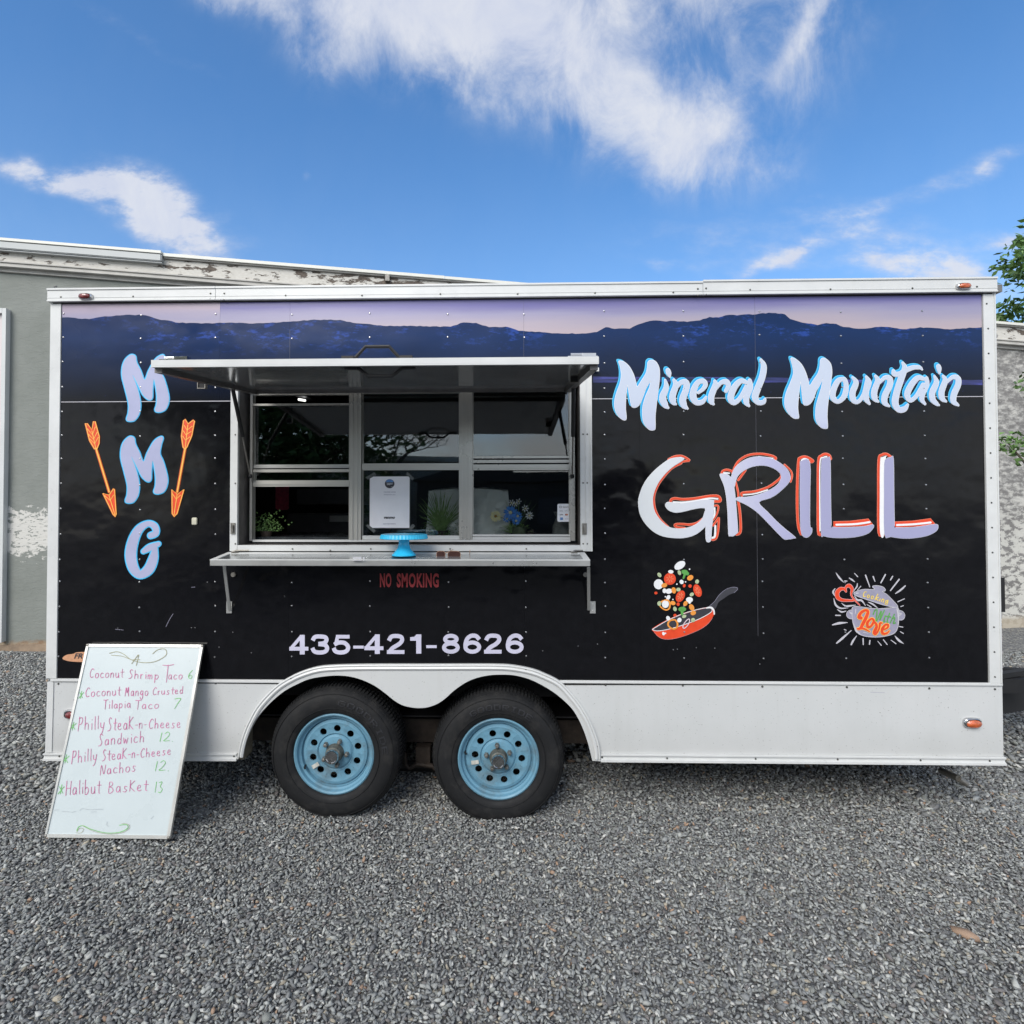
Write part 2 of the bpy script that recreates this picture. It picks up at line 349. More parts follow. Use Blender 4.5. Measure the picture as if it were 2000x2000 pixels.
        if smooth if smooth is not None else bool(bevel):
            for p in me.polygons: p.use_smooth = True
            me.set_sharp_from_angle(angle=R(38))
        if kind: o['kind'] = kind
        if label: o['label'] = label
        return o
def top(o, label, cat, group=None, kind=None):
    if kind: o['kind'] = kind
    else: o['label'] = label; o['category'] = cat
    if group: o['group'] = group
    return o

# planes that prints and parts lie on: a point of the photograph -> the point of the place
class Surf:
    def __init__(s, p, n): s.p = Vector(p); s.n = Vector(n).normalized()
    def __call__(s, x, y, off=0.):
        d = ray(x, y); q = s.p + s.n * off
        return CAM + d * ((q - CAM).dot(s.n) / d.dot(s.n))
SIDE = Surf((0, 0, 0), (0, -1, 0))
def W(x, y, Y=0.): return SIDE(x, y, -Y)
GROUND = Surf((0, 0, 0), (0, 0, 1))

def cat_rom(pts, n=6, closed=False):
    P = [tuple(map(float, p)) for p in pts]; k = len(P); out = []
    if k < 3: return P
    rng_ = range(k if closed else k - 1)
    for i in rng_:
        if closed: a, b, c, d = P[(i - 1) % k], P[i], P[(i + 1) % k], P[(i + 2) % k]
        else: a, b, c, d = P[max(i - 1, 0)], P[i], P[i + 1], P[min(i + 2, k - 1)]
        for j in range(n):
            t = j / n
            out.append(tuple(.5 * (2 * b[m] + (c[m] - a[m]) * t + (2 * a[m] - 5 * b[m] + 4 * c[m] - d[m]) * t * t + (3 * b[m] - a[m] - 3 * c[m] + d[m]) * t ** 3) for m in range(len(b))))
    if not closed: out.append(P[-1])
    return out
class Art:
    """flat print on a surface, drawn in the coordinates of an enlarged piece of the photograph"""
    def __init__(s, surf, org=(0, 0), k=1., base=.0015):
        s.s = surf; s.o = org; s.k = k; s.off = s.b0 = base; s.mb = MB(); s.mb.flat = True; s.split = False; s.parts = []
    def P(s, x, y, off): return s.s(s.o[0] + x / s.k, s.o[1] + y / s.k, off)
    def step(s):
        s.kk = (getattr(s, 'kk', 0) + 1) % 8; s.off = s.b0 + s.kk * .00006
        if s.split: s.parts.append(s.mb); s.mb = MB(); s.mb.flat = True
    def poly(s, pts, smooth=True, n=5):
        p = cat_rom(pts, n, True) if smooth else pts
        s.mb.poly([s.P(x, y, s.off) for x, y in p]); s.step(); return s
    def shift(s, pts, dx, dy, smooth=True): return s.poly([(x + dx, y + dy) for x, y in pts], smooth)
    def stroke(s, pts, w=None, closed=False, grow=0., dx=0, dy=0, n=6, smooth=True, flat=False):
        P = [(p[0] + dx, p[1] + dy, (p[2] if len(p) > 2 else w) + grow) for p in pts]
        if smooth and len(P) > 2: P = cat_rom(P, n, closed)
        if closed: P = P + [P[0]]
        k = len(P); L_, Rr = [], []
        for i in range(k):
            a, b = P[max(i - 1, 0)], P[min(i + 1, k - 1)]
            if closed and i in (0, k - 1): a, b = P[-2], P[1]
            tx, ty = b[0] - a[0], b[1] - a[1]; l = math.hypot(tx, ty) or 1; nx, ny = -ty / l, tx / l
            h = max(P[i][2], .3) / 2; o = s.off + .00005 * i / k
            L_.append(s.P(P[i][0] + nx * h, P[i][1] + ny * h, o)); Rr.append(s.P(P[i][0] - nx * h, P[i][1] - ny * h, o))
        s.mb.add(L_ + Rr, [(i, i + 1, k + i + 1, k + i) for i in range(k - 1)])
        if not closed and not flat:
            for e, q in ((0, 1), (k - 1, k - 2)):
                x, y, w_ = P[e]; ang = math.atan2(y - P[q][1], x - P[q][0]); h = max(w_, .3) / 2
                vs = [s.P(x, y, s.off)] + [s.P(x + h * math.cos(ang + t), y + h * math.sin(ang + t), s.off) for t in [math.pi * (j / 6 - .5) for j in range(7)]]
                s.mb.add(vs, [(0, j, j + 1) for j in range(1, 7)])
        s.step(); return s
    def disc(s, x, y, a, b=None, rot=0, n=18):
        b = b or a; c, d = math.cos(R(rot)), math.sin(R(rot))
        return s.poly([(x + a * math.cos(t) * c - b * math.sin(t) * d, y + a * math.cos(t) * d + b * math.sin(t) * c) for t in [2 * math.pi * j / n for j in range(n)]], False)
    def rect(s, x0, y0, x1, y1): return s.poly([(x0, y0), (x1, y0), (x1, y1), (x0, y1)], False)
    def text(s, txt, box, bold=0., shear=0., spacing=1., parts=False):
        c = bpy.data.curves.new('t', 'FONT'); c.body = txt; c.offset = bold; c.shear = shear; c.space_character = spacing; c.resolution_u = 4
        o = bpy.data.objects.new('t', c); COL.objects.link(o); me = bpy.data.meshes.new_from_object(o)
        co = np.array([v.co[:] for v in me.vertices]); mn, mx = co.min(0), co.max(0)
        x0, y0, x1, y1 = box
        vs = [s.P(x0 + (p[0] - mn[0]) / (mx[0] - mn[0]) * (x1 - x0), y1 - (p[1] - mn[1]) / (mx[1] - mn[1]) * (y1 - y0), s.off) for p in co]
        if parts:
            par = list(range(len(vs)))
            def fd(a):
                while par[a] != a: par[a] = par[par[a]]; a = par[a]
                return a
            for p in me.polygons:
                for w in p.vertices[1:]: par[fd(w)] = fd(p.vertices[0])
            gr = {}
            for p in me.polygons: gr.setdefault(fd(p.vertices[0]), []).append(tuple(p.vertices))
            for fs in gr.values():
                ids = sorted({i for f in fs for i in f}); mp_ = {a: i for i, a in enumerate(ids)}
                q = MB(); q.flat = True; q.add([vs[i] for i in ids], [tuple(mp_[i] for i in f) for f in fs]); s.parts.append(q)
        else: s.mb.add(vs, [tuple(p.vertices) for p in me.polygons]); s.step()
        bpy.data.objects.remove(o); bpy.data.meshes.remove(me); bpy.data.curves.remove(c); return s
    def build(s, name, mat, parent, label=None):
        for q in s.parts: o = q.build(name, mat, parent)
        if not s.parts: o = s.mb.build(name, mat, parent)
        if label: o['label'] = label
        return o

# ================================================================== GROUND
def hgt(x, y):
    return (.045 * np.exp(-(((x + 1.9) / .55) ** 2 + ((y + .24) / .22) ** 2)) + .012 * np.sin(x * 2.1 + 1.3 * y) * np.cos(y * 2.7 - x)
            + .006 * np.sin(7 * x + 2) * np.sin(6 * y + 1)
            + .026 * np.exp(-(((x + .78) / .20) ** 2 + ((y + .055) / .05) ** 2)) + .026 * np.exp(-(((x - .05) / .20) ** 2 + ((y + .055) / .05) ** 2)))
xs = sorted(set([-250, -120, -60, -30, -18, -12, -9] + list(np.round(np.arange(-7, 7.01, .2), 3)) + [9, 12, 18, 30, 60, 120, 250]))
ys = sorted(set([-250, -120, -60, -30, -18, -10, -6] + list(np.round(np.arange(-4, 5.01, .2), 3)) + [7, 10, 18, 30, 60, 120, 250]))
g = MB()
for yy in ys:
    for xx in xs: g.v.append((xx, yy, float(hgt(xx, yy)) - .012))
nx = len(xs)
g.f = [(j * nx + i, j * nx + i + 1, (j + 1) * nx + i + 1, (j + 1) * nx + i) for j in range(len(ys) - 1) for i in range(nx - 1)]
m = Mat('gravel_bed'); tcn = m.n('ShaderNodeTexCoord'); vo = m.n('ShaderNodeTexVoronoi'); vo.inputs['Scale'].default_value = 60; m.l(tcn.outputs['Object'], vo.inputs['Vector'])
vs_ = m.n('ShaderNodeSeparateColor'); m.l(vo.outputs['Color'], vs_.inputs[0])
m.l(m.ramp(vs_.outputs[0], [(0, (.06, .062, .066)), (.5, (.15, .155, .16)), (.85, (.25, .25, .235)), (1, (.34, .32, .27))]), m.p.inputs['Base Color'])
m.p.inputs['Roughness'].default_value = .85; m.bump(vo.outputs['Distance'], .8, .012); M['bed'] = m.m
ground = g.build('ground', 'bed', smooth=True); ground['kind'] = 'structure'

# gravel: loose crushed stones, one mesh
def stones(x0, x1, y0, y1, sp, smin, smax):
    gx = np.arange(x0, x1, sp); gy = np.arange(y0, y1, sp); X, Y = np.meshgrid(gx, gy); X = X.ravel(); Y = Y.ravel()
    X = X + rng.uniform(-.6, .6, X.size) * sp; Y = Y + rng.uniform(-.6, .6, X.size) * sp
    s = smin + (smax - smin) * rng.power(.75, X.size) ** 1.6
    s = np.where(rng.random(X.size) < .03, s * 1.45, s)
    k = np.abs(X) < 1.08 * (Y + 2.88) + 1.0
    return X[k], Y[k], s[k]
sets = [stones(-3.5, 3.6, -1.75, .12, .0116, .0049, .0104), stones(-6.2, -2.1, .10, 3.2, .0225, .0085, .0155), stones(2.1, 6.2, .12, 3.4, .026, .009, .018),
        stones(-2.6, 2.9, .12, .62, .0150, .0062, .0120), stones(-2.1, 2.1, .62, 2.5, .034, .012, .02)]
bigp = np.array([W_[:2] for W_ in [tuple(GROUND(x, y)) for x, y in ((1885, 1822), (112, 1945), (1735, 1860), (300, 1900), (520, 1990), (1240, 1935), (1450, 1790), (870, 1930), (690, 1840), (1620, 1960), (1700, 1700), (410, 1760), (980, 1715), (1950, 1930))]]); sets.append((bigp[:, 0], bigp[:, 1], np.array([.024, .019, .017, .015, .02, .016, .014, .022, .015, .018, .013, .014, .013, .018])))
X = np.concatenate([a[0] for a in sets]); Y = np.concatenate([a[1] for a in sets]); S = np.concatenate([a[2] for a in sets]); n = X.size
ph = (1 + 5 ** .5) / 2
ico = np.array([(-1, ph, 0), (1, ph, 0), (-1, -ph, 0), (1, -ph, 0), (0, -1, ph), (0, 1, ph), (0, -1, -ph), (0, 1, -ph), (ph, 0, -1), (ph, 0, 1), (-ph, 0, -1), (-ph, 0, 1)]) / 1.9
icf = np.array([(0, 11, 5), (0, 5, 1), (0, 1, 7), (0, 7, 10), (0, 10, 11), (1, 5, 9), (5, 11, 4), (11, 10, 2), (10, 7, 6), (7, 1, 8), (3, 9, 4), (3, 4, 2), (3, 2, 6), (3, 6, 8), (3, 8, 9), (4, 9, 5), (2, 4, 11), (6, 2, 10), (8, 6, 7), (9, 8, 1)])
var = np.array([ico * (1 + rng.uniform(-.33, .33, (12, 1))) + rng.uniform(-.16, .16, (12, 3)) for _ in range(24)])
base = var[rng.integers(0, 24, n)]
base = base * np.stack([rng.uniform(1.0, 1.9, n), rng.uniform(.55, .95, n), rng.uniform(.35, .75, n)], 1)[:, None, :]
ax = rng.normal(0, .45, n); ay = rng.normal(0, .45, n); az = rng.uniform(0, 6.28, n)
def rot(P, a, i, j):
    c, s_ = np.cos(a)[:, None], np.sin(a)[:, None]; p, q = P[:, :, i].copy(), P[:, :, j].copy()
    P[:, :, i] = p * c - q * s_; P[:, :, j] = p * s_ + q * c
rot(base, ax, 1, 2); rot(base, ay, 0, 2); rot(base, az, 0, 1)
base *= S[:, None, None]
base[:, :, 0] += X[:, None]; base[:, :, 1] += Y[:, None]; base[:, :, 2] += (hgt(X, Y) - .004 + rng.uniform(-.006, .006, n))[:, None]
V = base.reshape(-1, 3); Fc = (icf[None] + (np.arange(n) * 12)[:, None, None]).reshape(-1, 3)
me = bpy.data.meshes.new('gravel'); me.vertices.add(len(V)); me.vertices.foreach_set('co', V.astype(np.float32).ravel())
me.loops.add(len(Fc) * 3); me.loops.foreach_set('vertex_index', Fc.astype(np.int32).ravel())
me.polygons.add(len(Fc)); me.polygons.foreach_set('loop_start', np.arange(0, len(Fc) * 3, 3, dtype=np.int32)); me.polygons.foreach_set('loop_total', np.full(len(Fc), 3, np.int32))
me.update(calc_edges=True)
pal = np.array([(.150, .156, .155), (.20, .21, .205), (.25, .26, .25), (.31, .32, .30), (.11, .113, .114), (.40, .40, .375), (.27, .18, .12), (.29, .26, .20), (.13, .12, .115), (.18, .19, .175)])
pi = rng.choice(len(pal), n, p=[.19, .20, .16, .08, .15, .045, .012, .033, .06, .07]); pi[-14:] = [6, 7, 8, 5, 9, 7, 6, 8, 7, 3, 7, 6, 5, 8]; cc = pal[pi] * 1.34 * rng.uniform(.84, 1.2, (n, 1))
ca = me.color_attributes.new('stone', 'FLOAT_COLOR', 'POINT')
ca.data.foreach_set('color', np.repeat(np.concatenate([np.clip(cc * .97, 0, 1), np.ones((n, 1))], 1), 12, 0).astype(np.float32).ravel())
m = Mat('crushed_stone'); at = m.n('ShaderNodeAttribute', attribute_name='stone'); nn_ = m.noise(260, 4, .7)
m.l(m.mix(m.mr(nn_, .3, .7, 0., .35), at.outputs['Color'], (.10, .10, .105)), m.p.inputs['Base Color']); m.p.inputs['Roughness'].default_value = .78
m.bump(nn_, .35, .002); me.materials.append(m.m)
gv = bpy.data.objects.new('gravel', me); COL.objects.link(gv); gv['kind'] = 'stuff'; gv['label'] = 'loose grey crushed stone gravel in front of the trailer'; gv['category'] = 'gravel'

# ================================================================== BUILDING BEHIND
GA, GB = GROUND(50, 1269), GROUND(1980, 1226)
wd = (GB - GA).normalized(); wn = Vector((wd.y, -wd.x, 0))          # wn points to the camera
WALL = Surf(GA, wn)
def onw(s_, z, out=0.): return GA + wd * s_ + wn * out + Vector((0, 0, z))
def sz(x, y):
    p = WALL(x, y); return (p - GA).dot(wd), p.z
sA, zA = sz(0, 475); sB, zB = sz(1943, 632)
slope = (zB - zA) / (sB - sA)
def ztop(s_): return zA + slope * (s_ - sA)
bld = root('stucco_building', GA, 'long low stucco building with peeling roof edge behind the trailer', 'building')
S0, S1 = sz(-700, 700)[0], sB + 6.5
sR = sz(1500, 800)[0]
def wallmat(kind):
    m = Mat('stucco_' + kind)
    n = m.noise(2.2, 6, .6); n2 = m.noise(9, 8, .72, (1, 1, 1.8)); f = m.noise(35, 6, .6)
    if kind == 'green':
        c = m.ramp(n, [(.3, (.185, .20, .18)), (.7, (.235, .25, .23))])
        z = m.coord(2); x = m.coord(0)
        _, za = sz(50, 1000); _, zb = sz(50, 1082)
        zz_ = m.math('ADD', z, m.math('MULTIPLY', m.math('SUBTRACT', n2, .5), .85))
        band = m.math('MULTIPLY', m.mr(zz_, zb, zb + .012), m.mr(zz_, za - .012, za, 1., 0.))
        nf = m.noise(15, 8, .7, (1, 1, 2.2)); flake = m.mr(nf, .43, .445)
        c = m.mix(m.math('MULTIPLY', band, flake), c, (.58, .57, .53))
        c = m.mix(m.mr(m.math('ADD', z, m.math('MULTIPLY', n2, .12)), .13, .17, 1., 0.), c, m.ramp(n2, [(.35, (.20, .12, .07)), (.65, (.34, .28, .20))]))
        m.bump(f, .25, .01)
        cr_ = m.noise(7, 3, .8, (1, 1, 3.2)); m.bump(m.mr(cr_, .49, .51), .35, .008, None)
    else:
        patch = m.mr(n2, .47, .50); 
        c = m.mix(patch, m.ramp(n, [(.3, (.15, .145, .135)), (.7, (.26, .25, .24))]), (.55, .54, .49))
        z = m.coord(2); c = m.mix(m.mr(z, .9, 2.1, 0., .85, True), c, m.ramp(n2, [(.35, (.13, .125, .12)), (.52, (.24, .235, .225)), (.6, (.45, .44, .41))]))
        c = m.mix(m.mr(m.math('ADD', z, m.math('MULTIPLY', n2, .15)), .18, .24, .8, 0.), c, (.42, .36, .27))
        m.bump(n2, .5, .012)
    m.l(c, m.p.inputs['Base Color']); m.p.inputs['Roughness'].default_value = .85; return m.m
M['stucco_green'] = wallmat('green'); M['stucco_peel'] = wallmat('peel')
def wallprism(s0, s1, z0a, z0b, z1a, z1b, o0, o1, name, mat, label=None, bevel=0):
    b = MB(); b.hexa([onw(s0, z0a, o1), onw(s1, z0b, o1), onw(s1, z0b, o0), onw(s0, z0a, o0), onw(s0, z1a, o1), onw(s1, z1b, o1), onw(s1, z1b, o0), onw(s0, z1a, o0)])
    return b.build(name, mat, bld, label=label, bevel=bevel)
dz = .02
wallprism(S0, sR, -.1, -.1, ztop(S0) - dz, ztop(sR) - dz, -.25, 0, 'wall', 'stucco_green', 'grey-green stucco wall with a flaked white band')
wallprism(sR + .002, S1, -.1, -.1, ztop(sR) - dz, ztop(S1) - dz, -.25, 0, 'wall', 'stucco_peel', 'bare block wall with white paint peeling off')
# other sides and roof
b = MB(); b.hexa([onw(S0, -.1, -8), onw(S1, -.1, -8), onw(S1, -.1, -7.75), onw(S0, -.1, -7.75), onw(S0, ztop(S0) - .3, -8), onw(S1, ztop(S1) - .3, -8), onw(S1, ztop(S1) - .3, -7.75), onw(S0, ztop(S0) - .3, -7.75)])
b.hexa([onw(S0, -.1, -7.75), onw(S0 + .25, -.1, -7.75), onw(S0 + .25, -.1, -.26), onw(S0, -.1, -.26), onw(S0, ztop(S0) - .3, -7.75), onw(S0 + .25, ztop(S0) - .3, -7.75), onw(S0 + .25, ztop(S0) - .3, -.26), onw(S0, ztop(S0) - .3, -.26)])
b.hexa([onw(S1 - .25, -.1, -7.75), onw(S1, -.1, -7.75), onw(S1, -.1, -.26), onw(S1 - .25, -.1, -.26), onw(S1 - .25, ztop(S1) - .3, -7.75), onw(S1, ztop(S1) - .3, -7.75), onw(S1, ztop(S1) - .3, -.26), onw(S1 - .25, ztop(S1) - .3, -.26)])
b.build('rear_wall', 'stucco_peel', bld)
wallprism(S0, S1, ztop(S0) - .29, ztop(S1) - .29, ztop(S0) - .21, ztop(S1) - .21, -7.9, -.26, 'roof', 'far_roof')
def peel():
    m = Mat('peeling_fascia_paint'); n = m.noise(5.5, 7, .68, (1, 1, 3.2)); n1 = m.noise(1.1, 2, .4); n3 = m.noise(28, 5, .6, (1, 1, 3))
    x = m.coord(0); xa, xb = sz(330, 530)[0] * wd.x, sz(930, 570)[0] * wd.x
    reg = m.math('MULTIPLY', m.mr(x, xa - .25, xa + .1), m.mr(n1, .42, .56, .1, 1.1))
    k = m.mr(m.math('ADD', n, m.math('MULTIPLY', reg, .10)), .575, .59)
    c = m.mix(k, m.ramp(n3, [(.3, (.50, .48, .43)), (.7, (.60, .585, .54))]), m.ramp(n3, [(.35, (.05, .04, .032)), (.65, (.15, .12, .095))]))
    m.l(c, m.p.inputs['Base Color']); m.p.inputs['Roughness'].default_value = .75; m.bump(m.math('MULTIPLY', k, -1), .6, .006); return m.m
M['peel'] = peel()
def strip(s0, s1, t0, t1, o0, o1, name, mat, **k):   # t: depth below the roof line
    return wallprism(s0, s1, ztop(s0) - t1, ztop(s1) - t1, ztop(s0) - t0, ztop(s1) - t0, o0, o1, name, mat, **k)
sF = sz(325, 510)[0]
strip(S0, sF, -.01, .02, -.2, .135, 'flashing', 'white_roof'); strip(S0, sF, .022, .105, .002, .125, 'gutter', 'grey_roof', bevel=.008)
strip(S0, sF, .107, .12, .002, .105, 'gutter_lip', 'grey_roof')
sJ = sz(868, 550)[0]
strip(sF + .004, sJ, 0, .035, -.2, .10, 'flashing', 'white_roof'); strip(sJ + .003, sB + .4, .004, .036, -.2, .10, 'flashing', 'white_roof'); strip(sB + .403, S1, 0, .045, -.2, .10, 'flashing', 'white_roof')
strip(sF + .01, S1, .038, .05, .002, .08, 'drip_edge', 'moulding')
strip(S0, S1, .055, .22, .002, .05, 'fascia_board', 'peel')
for t0, t1, o in ((.222, .235, .075), (.237, .27, .06), (.272, .285, .085), (.287, .325, .03)):
    strip(S0, S1, t0, t1, .002, o, 'moulding', 'moulding')
# soffit under a loose board and a bracket
p, q = sz(757, 548); b = MB(); b.hexa([onw(p - .02, q - .04, .10), onw(p + .03, q - .04, .10), onw(p + .03, q - .04, .05), onw(p - .02, q - .04, .05), onw(p - .02, q + .035, .10), onw(p + .03, q + .035, .10), onw(p + .03, q + .035, .05), onw(p - .02, q + .035, .05)])
b.build('roof_bracket', 'steel', bld)
# door at the left edge
d0, d1 = sz(-150, 900)[0], sz(17, 900)[0]; dzt = sz(17, 606)[1]
dr = wallprism(d0 + .06, d1 - .045, .12, .12, dzt - .06, dzt - .06, .002, .03, 'door', 'door_pink')
for a0, a1, z0, z1 in ((d0, d0 + .055, .1, dzt), (d1 - .04, d1, .1, dzt), (d0 + .057, d1 - .042, dzt - .055, dzt)):
    b = MB(); b.hexa([onw(a0, z0, .07), onw(a1, z0, .07), onw(a1, z0, .002), onw(a0, z0, .002), onw(a0, z1, .07), onw(a1, z1, .07), onw(a1, z1, .002), onw(a0, z1, .002)])
    b.build('door_frame', 'white_paint', dr)
wallprism(S0, sR, -.05, -.05, .06, .06, .002, .03, 'plinth', simple('rusty_plinth', (.27, .20, .14), .85, 0, .35, 6, .4, 20))

# ================================================================== FOOD TRAILER
T = root('food_trailer', (0, 1.05, 0), 'black and white food trailer with blue wheels and its serving window open', 'food trailer')
def X(x, y=1000, Y=0): return W(x, y, Y).x
def Z(y, x=1000, Y=0): return W(x, y, Y).z
XL, XR = -2.40, 2.40; YB = 2.10
ZT = Z(563, 1000); ZPT = Z(592, 1000); ZPB = Z(1329.5, 1000); ZSB = Z(1486, 1000)
def pt(x, y, o): return W(x, y, -o)

# --- black side panels with joints between them; window opening left free
HX0, HX1, HZ0, HZ1 = X(462, 900), X(1138, 900), Z(1068), Z(740)
ZS = Z(780)
cols = [XL + .052, X(566, 700), X(1023, 700), X(1250, 1000), X(1478, 1000), XR - .058]
def cut(r, h):
    x0, x1, z0, z1 = r; a0, a1, b0, b1 = h
    if a0 >= x1 or a1 <= x0 or b0 >= z1 or b1 <= z0: return [r]
    o = []
    if a0 > x0: o.append((x0, a0, z0, z1))
    if a1 < x1: o.append((a1, x1, z0, z1))
    m0, m1 = max(x0, a0), min(x1, a1)
    if b0 > z0: o.append((m0, m1, z0, b0))
    if b1 < z1: o.append((m0, m1, b1, z1))
    return o
hole = (HX0, HX1, HZ0, HZ1); hole2 = (X(600, 1310), X(1050, 1310), -1, Z(1309))
for z0, z1 in ((ZPB, ZS - .0025), (ZS + .0025, ZPT + .02)):
    for a, c in zip(cols[:-1], cols[1:]):
        rs = [(a + .0003, c - .0003, z0, z1)]
        for h in (hole, hole2): rs = [q for r in rs for q in cut(r, h)]
        b = MB()
        for r in rs: b.box((r[0], 0, r[2]), (r[1], .012, r[3]))
        b.build('side_panel', 'black', T)
b = MB(); 
for r in [q for r in cut((XL, XR, ZPB, ZT), (HX0 - .001, HX1 + .001, HZ0, HZ1)) for q in cut(r, hole2)]: b.box((r[0], .013, r[2]), (r[1], .03, r[3]))
b.build('side_wall_core', 'lightgrey_v', T)

# --- mountain scene printed on the upper panels
ridge = [(121, 620), (132.5, 619.7), (153, 622.3), (174, 623.3), (197, 619), (220.5, 617.6), (241, 615.6), (277, 615), (293, 618), (308, 623.3), (329, 626), (350, 630.6), (370.6, 630.6), (394, 632), (422, 631), (448, 630), (487, 632), (526, 630.6), (560, 628.5),
 (607, 624.8), (665, 624.8), (690, 630.6), (723, 633), (756, 637), (789, 636), (839, 638), (880, 638), (905, 629.8), (930, 630.6), (955, 639), (988, 638), (1013, 646), (1046, 648.4), (1104, 651.7), (1137, 651.3), (1166, 648.5), (1183, 639), (1201, 642.4), (1230, 642), (1247, 633.5), (1276, 626), (1301, 628),
 (1317, 626.7), (1342, 628.7), (1367, 625.8), (1386, 619), (1404, 620), (1423, 615), (1439.5, 616), (1456, 614), (1477, 614), (1501.6, 610.7), (1533, 614), (1543, 623), (1560, 628), (1597, 635), (1614, 631), (1633, 632.6), (1647, 638.6), (1683, 642), (1721, 638), (1764, 643), (1797, 639), (1849.5, 643), (1880, 641.4), (1918.6, 639)]
rr = []
for (x0, y0), (x1, y1) in zip(ridge[:-1], ridge[1:]):
    k = max(1, int((x1 - x0) / 6))
    for i in range(k): t = i / k; rr.append((x0 + (x1 - x0) * t, y0 + (y1 - y0) * t + (random.uniform(-.9, .9) if i else 0)))
rr.append(ridge[-1])
RW = [W(x, y) for x, y in rr]
def rz(xw):
    for p, q in zip(RW[:-1], RW[1:]):
        if p.x <= xw <= q.x: return p.z + (q.z - p.z) * (xw - p.x) / (q.x - p.x)
    return RW[0].z if xw < RW[0].x else RW[-1].z
def sunset(purple):
    m = Mat('sunset_print'); z = m.coord(2); n = m.noise(2.5, 4, .5, (.35, 1, 5))
    zz = m.math('ADD', z, m.math('MULTIPLY', m.math('SUBTRACT', n, .5), .10))
    zt = Z(594); zb = Z(648)
    st = [(0, lin((176, 160, 164))), (.35, lin((164, 154, 166))), (.62, lin((146, 142, 168))), (1, lin((104, 100, 152)) if purple else lin((164, 150, 166)))]
    m.l(m.ramp(m.mr(zz, zb, zt), st), m.p.inputs['Base Color']); m.p.inputs['Roughness'].default_value = .3; return m.m
M['sunset'] = sunset(True); M['sunset_pink'] = sunset(False)
def mountain():
    m = Mat('mountain_print'); z = m.coord(2); n = m.noise(3, 4, .5)
    zz = m.math('ADD', z, m.math('MULTIPLY', m.math('SUBTRACT', n, .5), .12))
    c = m.ramp(m.mr(zz, ZS, Z(625)), [(0, (.005, .006, .009)), (.22, (.006, .010, .024)), (.5, (.006, .016, .050)), (.8, (.007, .025, .09)), (1, (.007, .022, .08))])
    st = m.noise(11, 9, .78, (1, 1, 2.6), (0, R(-24), 0)); ar = m.noise(1.7, 3, .55, (1, 1, .8))
    hi = m.math('MULTIPLY', m.mr(st, .53, .61), m.math('MULTIPLY', m.mr(ar, .43, .52), m.mr(z, Z(695), Z(655))))
    c = m.mix(m.math('MULTIPLY', hi, .7), c, (.025, .07, .34))
    gl = m.noise(38, 5, .7, (1, 1, 1.6))
    g2 = m.math('MULTIPLY', m.mr(gl, .66, .70), m.math('MULTIPLY', m.mr(z, ZS, Z(772)), m.mr(z, Z(758), Z(768))))
    c = m.mix(g2, c, (.06, .09, .42))
    m.l(c, m.p.inputs['Base Color']); m.p.inputs['Specular IOR Level'].default_value = .24
    n2 = m.noise(1.6, 3, .5, (1, 1, 1.4)); m.l(m.mr(n2, .35, .7, .16, .32), m.p.inputs['Roughness']); b_ = m.bump(n2, .5, .02); m.bump(m.noise(5.5, 2, .4), .35, .006, b_); return m.m
M['mountain'] = mountain()
cuts = [cols[0] + .001, X(430, 610), cols[1], cols[2], cols[4], cols[5] - .001]
zp = ZPT + .018
for i, (a, c) in enumerate(zip(cuts[:-1], cuts[1:])):
    a += .0003; c -= .0003
    up = [(p.x, p.z) for p in RW if a < p.x < c]; up = [(a, rz(a))] + up + [(c, rz(c))]
    s1 = MB(); s1.flat = True; s1.poly([(x, -.0008, z) for x, z in up] + [(c, -.0008, zp), (a, -.0008, zp)])
    s1.build('sunset_print', 'sunset_pink' if i == 0 else 'sunset', T)
    # mountain: from ridge down to the joint, with the window opening left free
    lo = ZS + .003
    if a < HX0 < c or a < HX1 < c or (a > HX0 and c < HX1):
        h0, h1 = max(a, HX0), min(c, HX1); low = [(c, lo)]
        if h1 < c: low += [(h1, lo)]
        low += [(h1, HZ1), (h0, HZ1)]
        if h0 > a: low += [(h0, lo), (a, lo)]
        else: low = [q for q in low if not (h1 >= c and q == (c, lo))]
    else: low = [(c, lo), (a, lo)]
    s2 = MB(); s2.flat = True; s2.poly([(x, -.0008, z) for x, z in up] + [(x, -.0008, z) for x, z in low]); s2.build('mountain_print', 'mountain', T)
for a_, c_, z_ in ((cols[0] + .002, HX0 - .005, ZS), (HX1 + .03, cols[5] - .002, ZS)):
    b = MB(); b.box((a_, -.0016, z_ - .0017), (c_, .004, z_ + .0017)); b.build('joint_strip', 'lightgrey_v', T)
for x_, z0_, z1_ in ((cols[2], HZ1 + .1, ZPT), (cols[4], Z(1240), ZPT), (cols[1], HZ1 + .1, Z(640))):
    b = MB(); b.box((x_ - .0005, -.0012, z0_), (x_ + .0005, .0, z1_)); b.build('joint_strip', 'joint_dim', T)
# water line under the mountains
m = Mat('water_line_print'); n = m.noise(9, 6, .7, (.4, 1, 7)); m.l(m.ramp(n, [(.40, (.008, .014, .04)), (.54, (.03, .035, .17)), (.68, (.09, .10, .42))]), m.p.inputs['Base Color']); m.p.inputs['Roughness'].default_value = .3; M['water'] = m.m
A = Art(SIDE, base=.0012)
A.poly([(1158, 735), (1250, 736), (1500, 737), (1700, 742), (1919, 742), (1919, 752), (1700, 748), (1480, 747), (1300, 746), (1158, 747)], False)
A.build('water_line_print', 'water', T)

